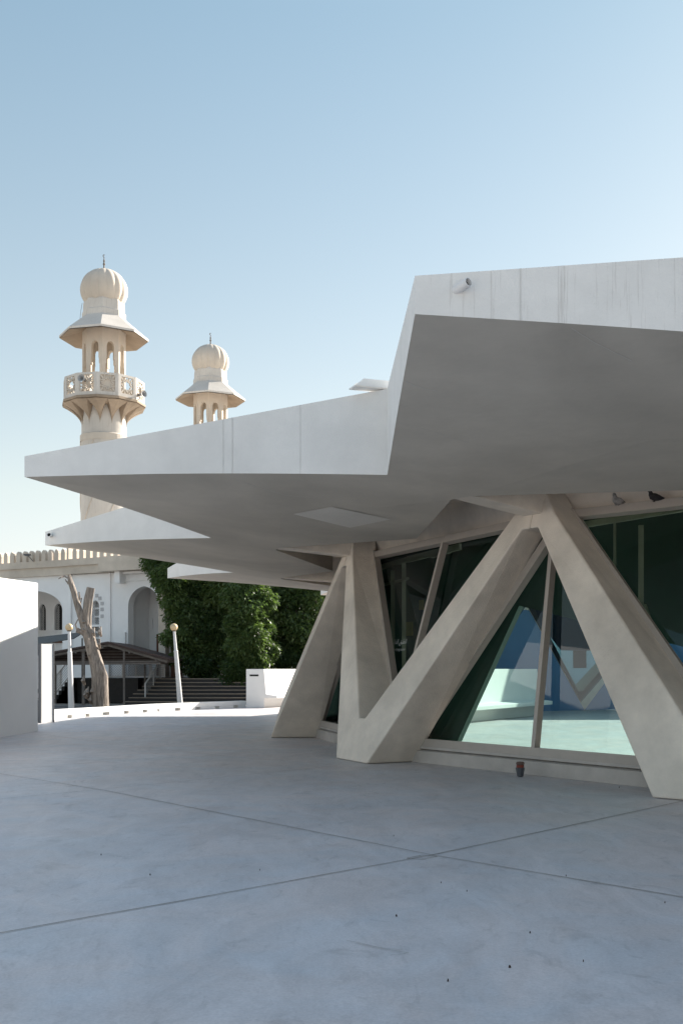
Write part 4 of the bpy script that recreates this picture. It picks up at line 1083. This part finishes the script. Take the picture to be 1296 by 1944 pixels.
    b = MB(); b.lathe(c, prof, nr * 8, mod=lambda a, z: .935 + .065 * abs(sin(a * nr / 2 + .3)) ** .7); bd(b, 'dome', M['dome'], smooth=True)
    b = MB(); b.lathe(c, [(5 * k, Z(513)), (2 * k, Z(510)), (1.2 * k, Z(504)), (2.6 * k, Z(501)), (1.1 * k, Z(498)), (2.0 * k, Z(495)), (.9 * k, Z(492)), (.7 * k, Z(488))], 10)
    b.tube([c + Vector((1.7 * k * cos(t), 0, Z(485.5) + 2.2 * k * sin(t))) for t in [radians(-60 - 25 * i + 130 * 0) for i in range(12)]], [k * (.3 + .6 * sin(pi * i / 11)) for i in range(12)], 6); bd(b, 'finial', M['greyd'])
    return root, c, k, Z
r1, c1, k1, Z1 = minaret(197.5, 60, 1.0, 'tall nearer minaret with ribbed dome, skirt roof and star lattice balcony', 0) if False else (None, None, None, None)
def build_minaret(px, Y, ref, ytop, label):
    global HY
    return minaret(px, Y, ref, label, y0=ytop)
r1, c1, k1, Z1 = build_minaret(197.5, 60, 1.0, 482, 'nearer taller minaret with ribbed dome, skirt roof and a star lattice balcony with loudspeakers')
r2, c2, k2, Z2 = build_minaret(399.5, 74, .795, 631, 'smaller farther minaret with ribbed dome rising behind the star canopy')
# loudspeakers on the balcony
def speaker(p, d, label):
    r = thing('loudspeaker', label, 'loudspeaker', p); d = Vector(d).normalized()
    b = MB(); b.tube([p, p + d * .18, p + d * .30, p + d * .36], [.05, .08, .15, .20], 16, caps=False); b.tube([p + d * .36, p + d * .345, p + d * .25, p + d * .05], [.195, .15, .09, .04], 16, caps=False)
    keep(b.build('horn', M['grey'], smooth=True), r)
    b = MB(); b.tube([p - d * .16, p + d * .01], [.07, .075], 14); keep(b.build('driver', M['greyd']), r)
    b = MB(); b.bar(p - Vector((0, 0, .25)), p, .03, .03); b.bar(p - Vector((0, 0, .25)), p - Vector((0, 0, .25)) - d * .25, .03, .03); keep(b.build('bracket', M['greyd']), r)
kk = 60 / F
a_ = radians(-77.4 - 26); speaker(c1 + Vector((cos(a_) * 80 * kk, sin(a_) * 80 * kk, Z1(742))), (-.3, -1, .05), 'grey horn loudspeaker on the front left of the minaret balcony')
a_ = radians(-22); speaker(c1 + Vector((cos(a_) * 79 * kk, sin(a_) * 79 * kk, Z1(757))), (.8, -.6, 0), 'pale horn loudspeaker on the right edge of the minaret balcony')
# thin stay wire from the dome
b = MB(); b.tube([Vector((xs(156, 59), 59, EYE + (HY - 575) / F * 59)), Vector((xs(153.5, 59), 59, EYE + (HY - 590) / F * 59)), Vector((xs(151, 59), 59, EYE + (HY - 612) / F * 59))], .012, 4); tag(b.build('cable', M['greyd']), 'thin cable hanging beside the dome of the nearer minaret', 'cable')

# ------------------------------------------------------------------ trees
def leaf_cloud(clumps, count, size, seed, tone=(0, 1)):
    rnd = random.Random(seed); V, Fc, T = [], [], []
    tot = sum(c[1] ** 2 for c in clumps)
    for c, r in clumps:
        n = int(count * r * r / tot); c = Vector(c)
        base_t = rnd.uniform(.15, .75)
        for i in range(n):
            d = Vector((rnd.gauss(0, 1), rnd.gauss(0, 1), rnd.gauss(0, 1))).normalized()
            rr = r * (rnd.random() ** .35) * (1 + .35 * noise.noise(c * .7 + d * 2.1))
            p = c + Vector((d.x * rr, d.y * rr, d.z * rr * .95))
            # a spray of drooping leaves
            ax = Vector((d.x * .6 + rnd.uniform(-.5, .5), d.y * .6 + rnd.uniform(-.5, .5), -.55 + rnd.uniform(-.5, .5))).normalized()
            for q in range(3):
                a2 = (ax + Vector((rnd.uniform(-.7, .7), rnd.uniform(-.7, .7), rnd.uniform(-.5, .5)))).normalized()
                s_ = a2.cross(Vector((rnd.uniform(-1, 1), rnd.uniform(-1, 1), rnd.uniform(-1, 1)))).normalized()
                L = size * rnd.uniform(.7, 1.4); w = L * .17; o = p + Vector((rnd.uniform(-1, 1), rnd.uniform(-1, 1), rnd.uniform(-1, 1))) * size * .5
                n0 = len(V); V += [tuple(o), tuple(o + a2 * L * .5 + s_ * w), tuple(o + a2 * L), tuple(o + a2 * L * .5 - s_ * w)]
                Fc.append((n0, n0 + 1, n0 + 2, n0 + 3)); T.append(min(1, max(0, base_t + rnd.uniform(-.3, .3))))
    return V, Fc, T
def leafy(name, clumps, count, size, seed, parent):
    V, Fc, T = leaf_cloud(clumps, count, size, seed); me = bpy.data.meshes.new(name); me.from_pydata(V, [], Fc); me.materials.append(M['leaf'])
    at_ = me.attributes.new('tone', 'FLOAT', 'FACE'); at_.data.foreach_set('value', T)
    o = bpy.data.objects.new(name, me); COL.objects.link(o); keep(o, parent); return o
def tree(x, y, h, clumps, count, size, seed, label, trunk_r=.28):
    r = thing('tree', label, 'tree', (x, y, 0)); b = MB(); rnd = random.Random(seed)
    top = Vector((x, y, h * .75))
    b.tube([Vector((x, y, -.1)), Vector((x + .1, y, h * .25)), Vector((x - .1, y + .1, h * .5)), top], [trunk_r, trunk_r * .8, trunk_r * .6, trunk_r * .25], 12, bump=.2)
    for c, rr in clumps[::2]:
        s_ = Vector((x, y, h * rnd.uniform(.2, .5))); m_ = s_.lerp(Vector(c), .5) + Vector((0, 0, .3)); b.tube([s_, m_, Vector(c)], [trunk_r * .4, trunk_r * .25, .03], 7)
    keep(b.build('trunk', M['bark'], smooth=True), r); leafy('crown', clumps, count, size, seed, r); return r
rnd = random.Random(11)
def clump_px(lst, Y):
    out = []
    for px, py, rp, dy in lst: p = at(px, py, Y + dy); out.append((tuple(p), rp / F * (Y + dy)))
    return out
main = clump_px([(300, 1060, 34, 0), (325, 1095, 36, -.4), (345, 1055, 48, 0), (330, 1140, 26, -.3), (352, 1165, 38, 0), (338, 1205, 24, -.6), (312, 1098, 24, .4), (370, 1110, 40, .5), (360, 1225, 30, 0),
                 (372, 1262, 26, -.3), (400, 1185, 42, .4), (392, 1288, 26, 0), (405, 1240, 40, .5), (425, 1120, 42, 0), (412, 1312, 20, -.4), (330, 1250, 12, -.6), (318, 1210, 14, -.6)], 51.2)
tree(main and -7.2, 51.6, 7.2, main, 16000, .19, 3, 'dark dense evergreen tree overhanging the left part of the stairs', .3)
mid = clump_px([(450, 1130, 30, -1.3), (470, 1160, 30, -1.5), (448, 1185, 22, -1.4), (480, 1205, 28, -1.5), (455, 1225, 26, -1.4), (485, 1250, 24, -1.3), (452, 1265, 26, -1.2), (440, 1300, 24, -.9), (465, 1310, 24, -.9), (470, 1110, 32, -.8), (498, 1140, 26, -.9), (500, 1190, 18, -.9), (505, 1235, 22, -.7), (450, 1075, 40, 0), (500, 1080, 36, 0), (425, 1335, 14, -.8)], 50.6)
tree(-4.6, 50.9, 7.0, mid, 19000, .18, 5, 'bright sunlit green tree in the middle behind the white bench', .25)
rgt = clump_px([(540, 1130, 36, 0), (575, 1110, 34, .3), (600, 1140, 30, 0), (530, 1180, 34, 0), (565, 1190, 34, -.3), (595, 1210, 34, 0), (525, 1235, 30, .2), (555, 1250, 34, 0), (590, 1260, 30, 0), (540, 1290, 30, .4), (575, 1300, 30, .3), (510, 1300, 24, .6), (620, 1180, 34, .5), (545, 1085, 34, .4), (625, 1250, 34, .4), (610, 1100, 34, .3), (560, 1140, 44, 1.3), (560, 1220, 44, 1.3), (600, 1180, 44, 1.3), (520, 1140, 40, 1.2), (500, 1240, 36, 1.2), (590, 1270, 36, 1.2)], 52.4)
tree(-2.2, 53, 7.0, rgt, 19000, .19, 8, 'dark green tree at the right, partly behind the slanted column', .3)
# trees past the pavilion, seen through the glass
for i, (x, y, h, s_, lab) in enumerate(((9.5, 60, 8.0, 1, 'feathery tree beyond the pavilion seen through its glass'),)):
    cl = [((x + rnd.uniform(-2, 2), y + rnd.uniform(-1.5, 1.5), h * .6 + rnd.uniform(-1.8, 1.6)), rnd.uniform(.8, 1.5)) for _ in range(9)]
    tree(x, y, h, cl, 2500, .26, 20 + i, lab, .22)
hb_ = thing('house', 'small pale flat roofed house far beyond the pavilion glass', 'house', (17, 68, 0))
b = MB(); b.box((17, 68, 1.9), (7, 5, 3.8)); keep(b.build('wall', M['mosq']), hb_)
b = MB(); b.box((17, 68, 3.9), (7.3, 5.3, .2)); keep(b.build('roof', M['beige'], bevel=.02), hb_)
for x_ in (14.7, 16.2, 18.6):
    b = MB(); b.box((x_, 65.47, 2.2), (.8, .05, 1.1)); keep(b.build('window', M['hole']), hb_)
b = MB(); b.box((17.4, 65.47, 1.05), (.9, .05, 2.1)); keep(b.build('door', M['wood']), hb_)
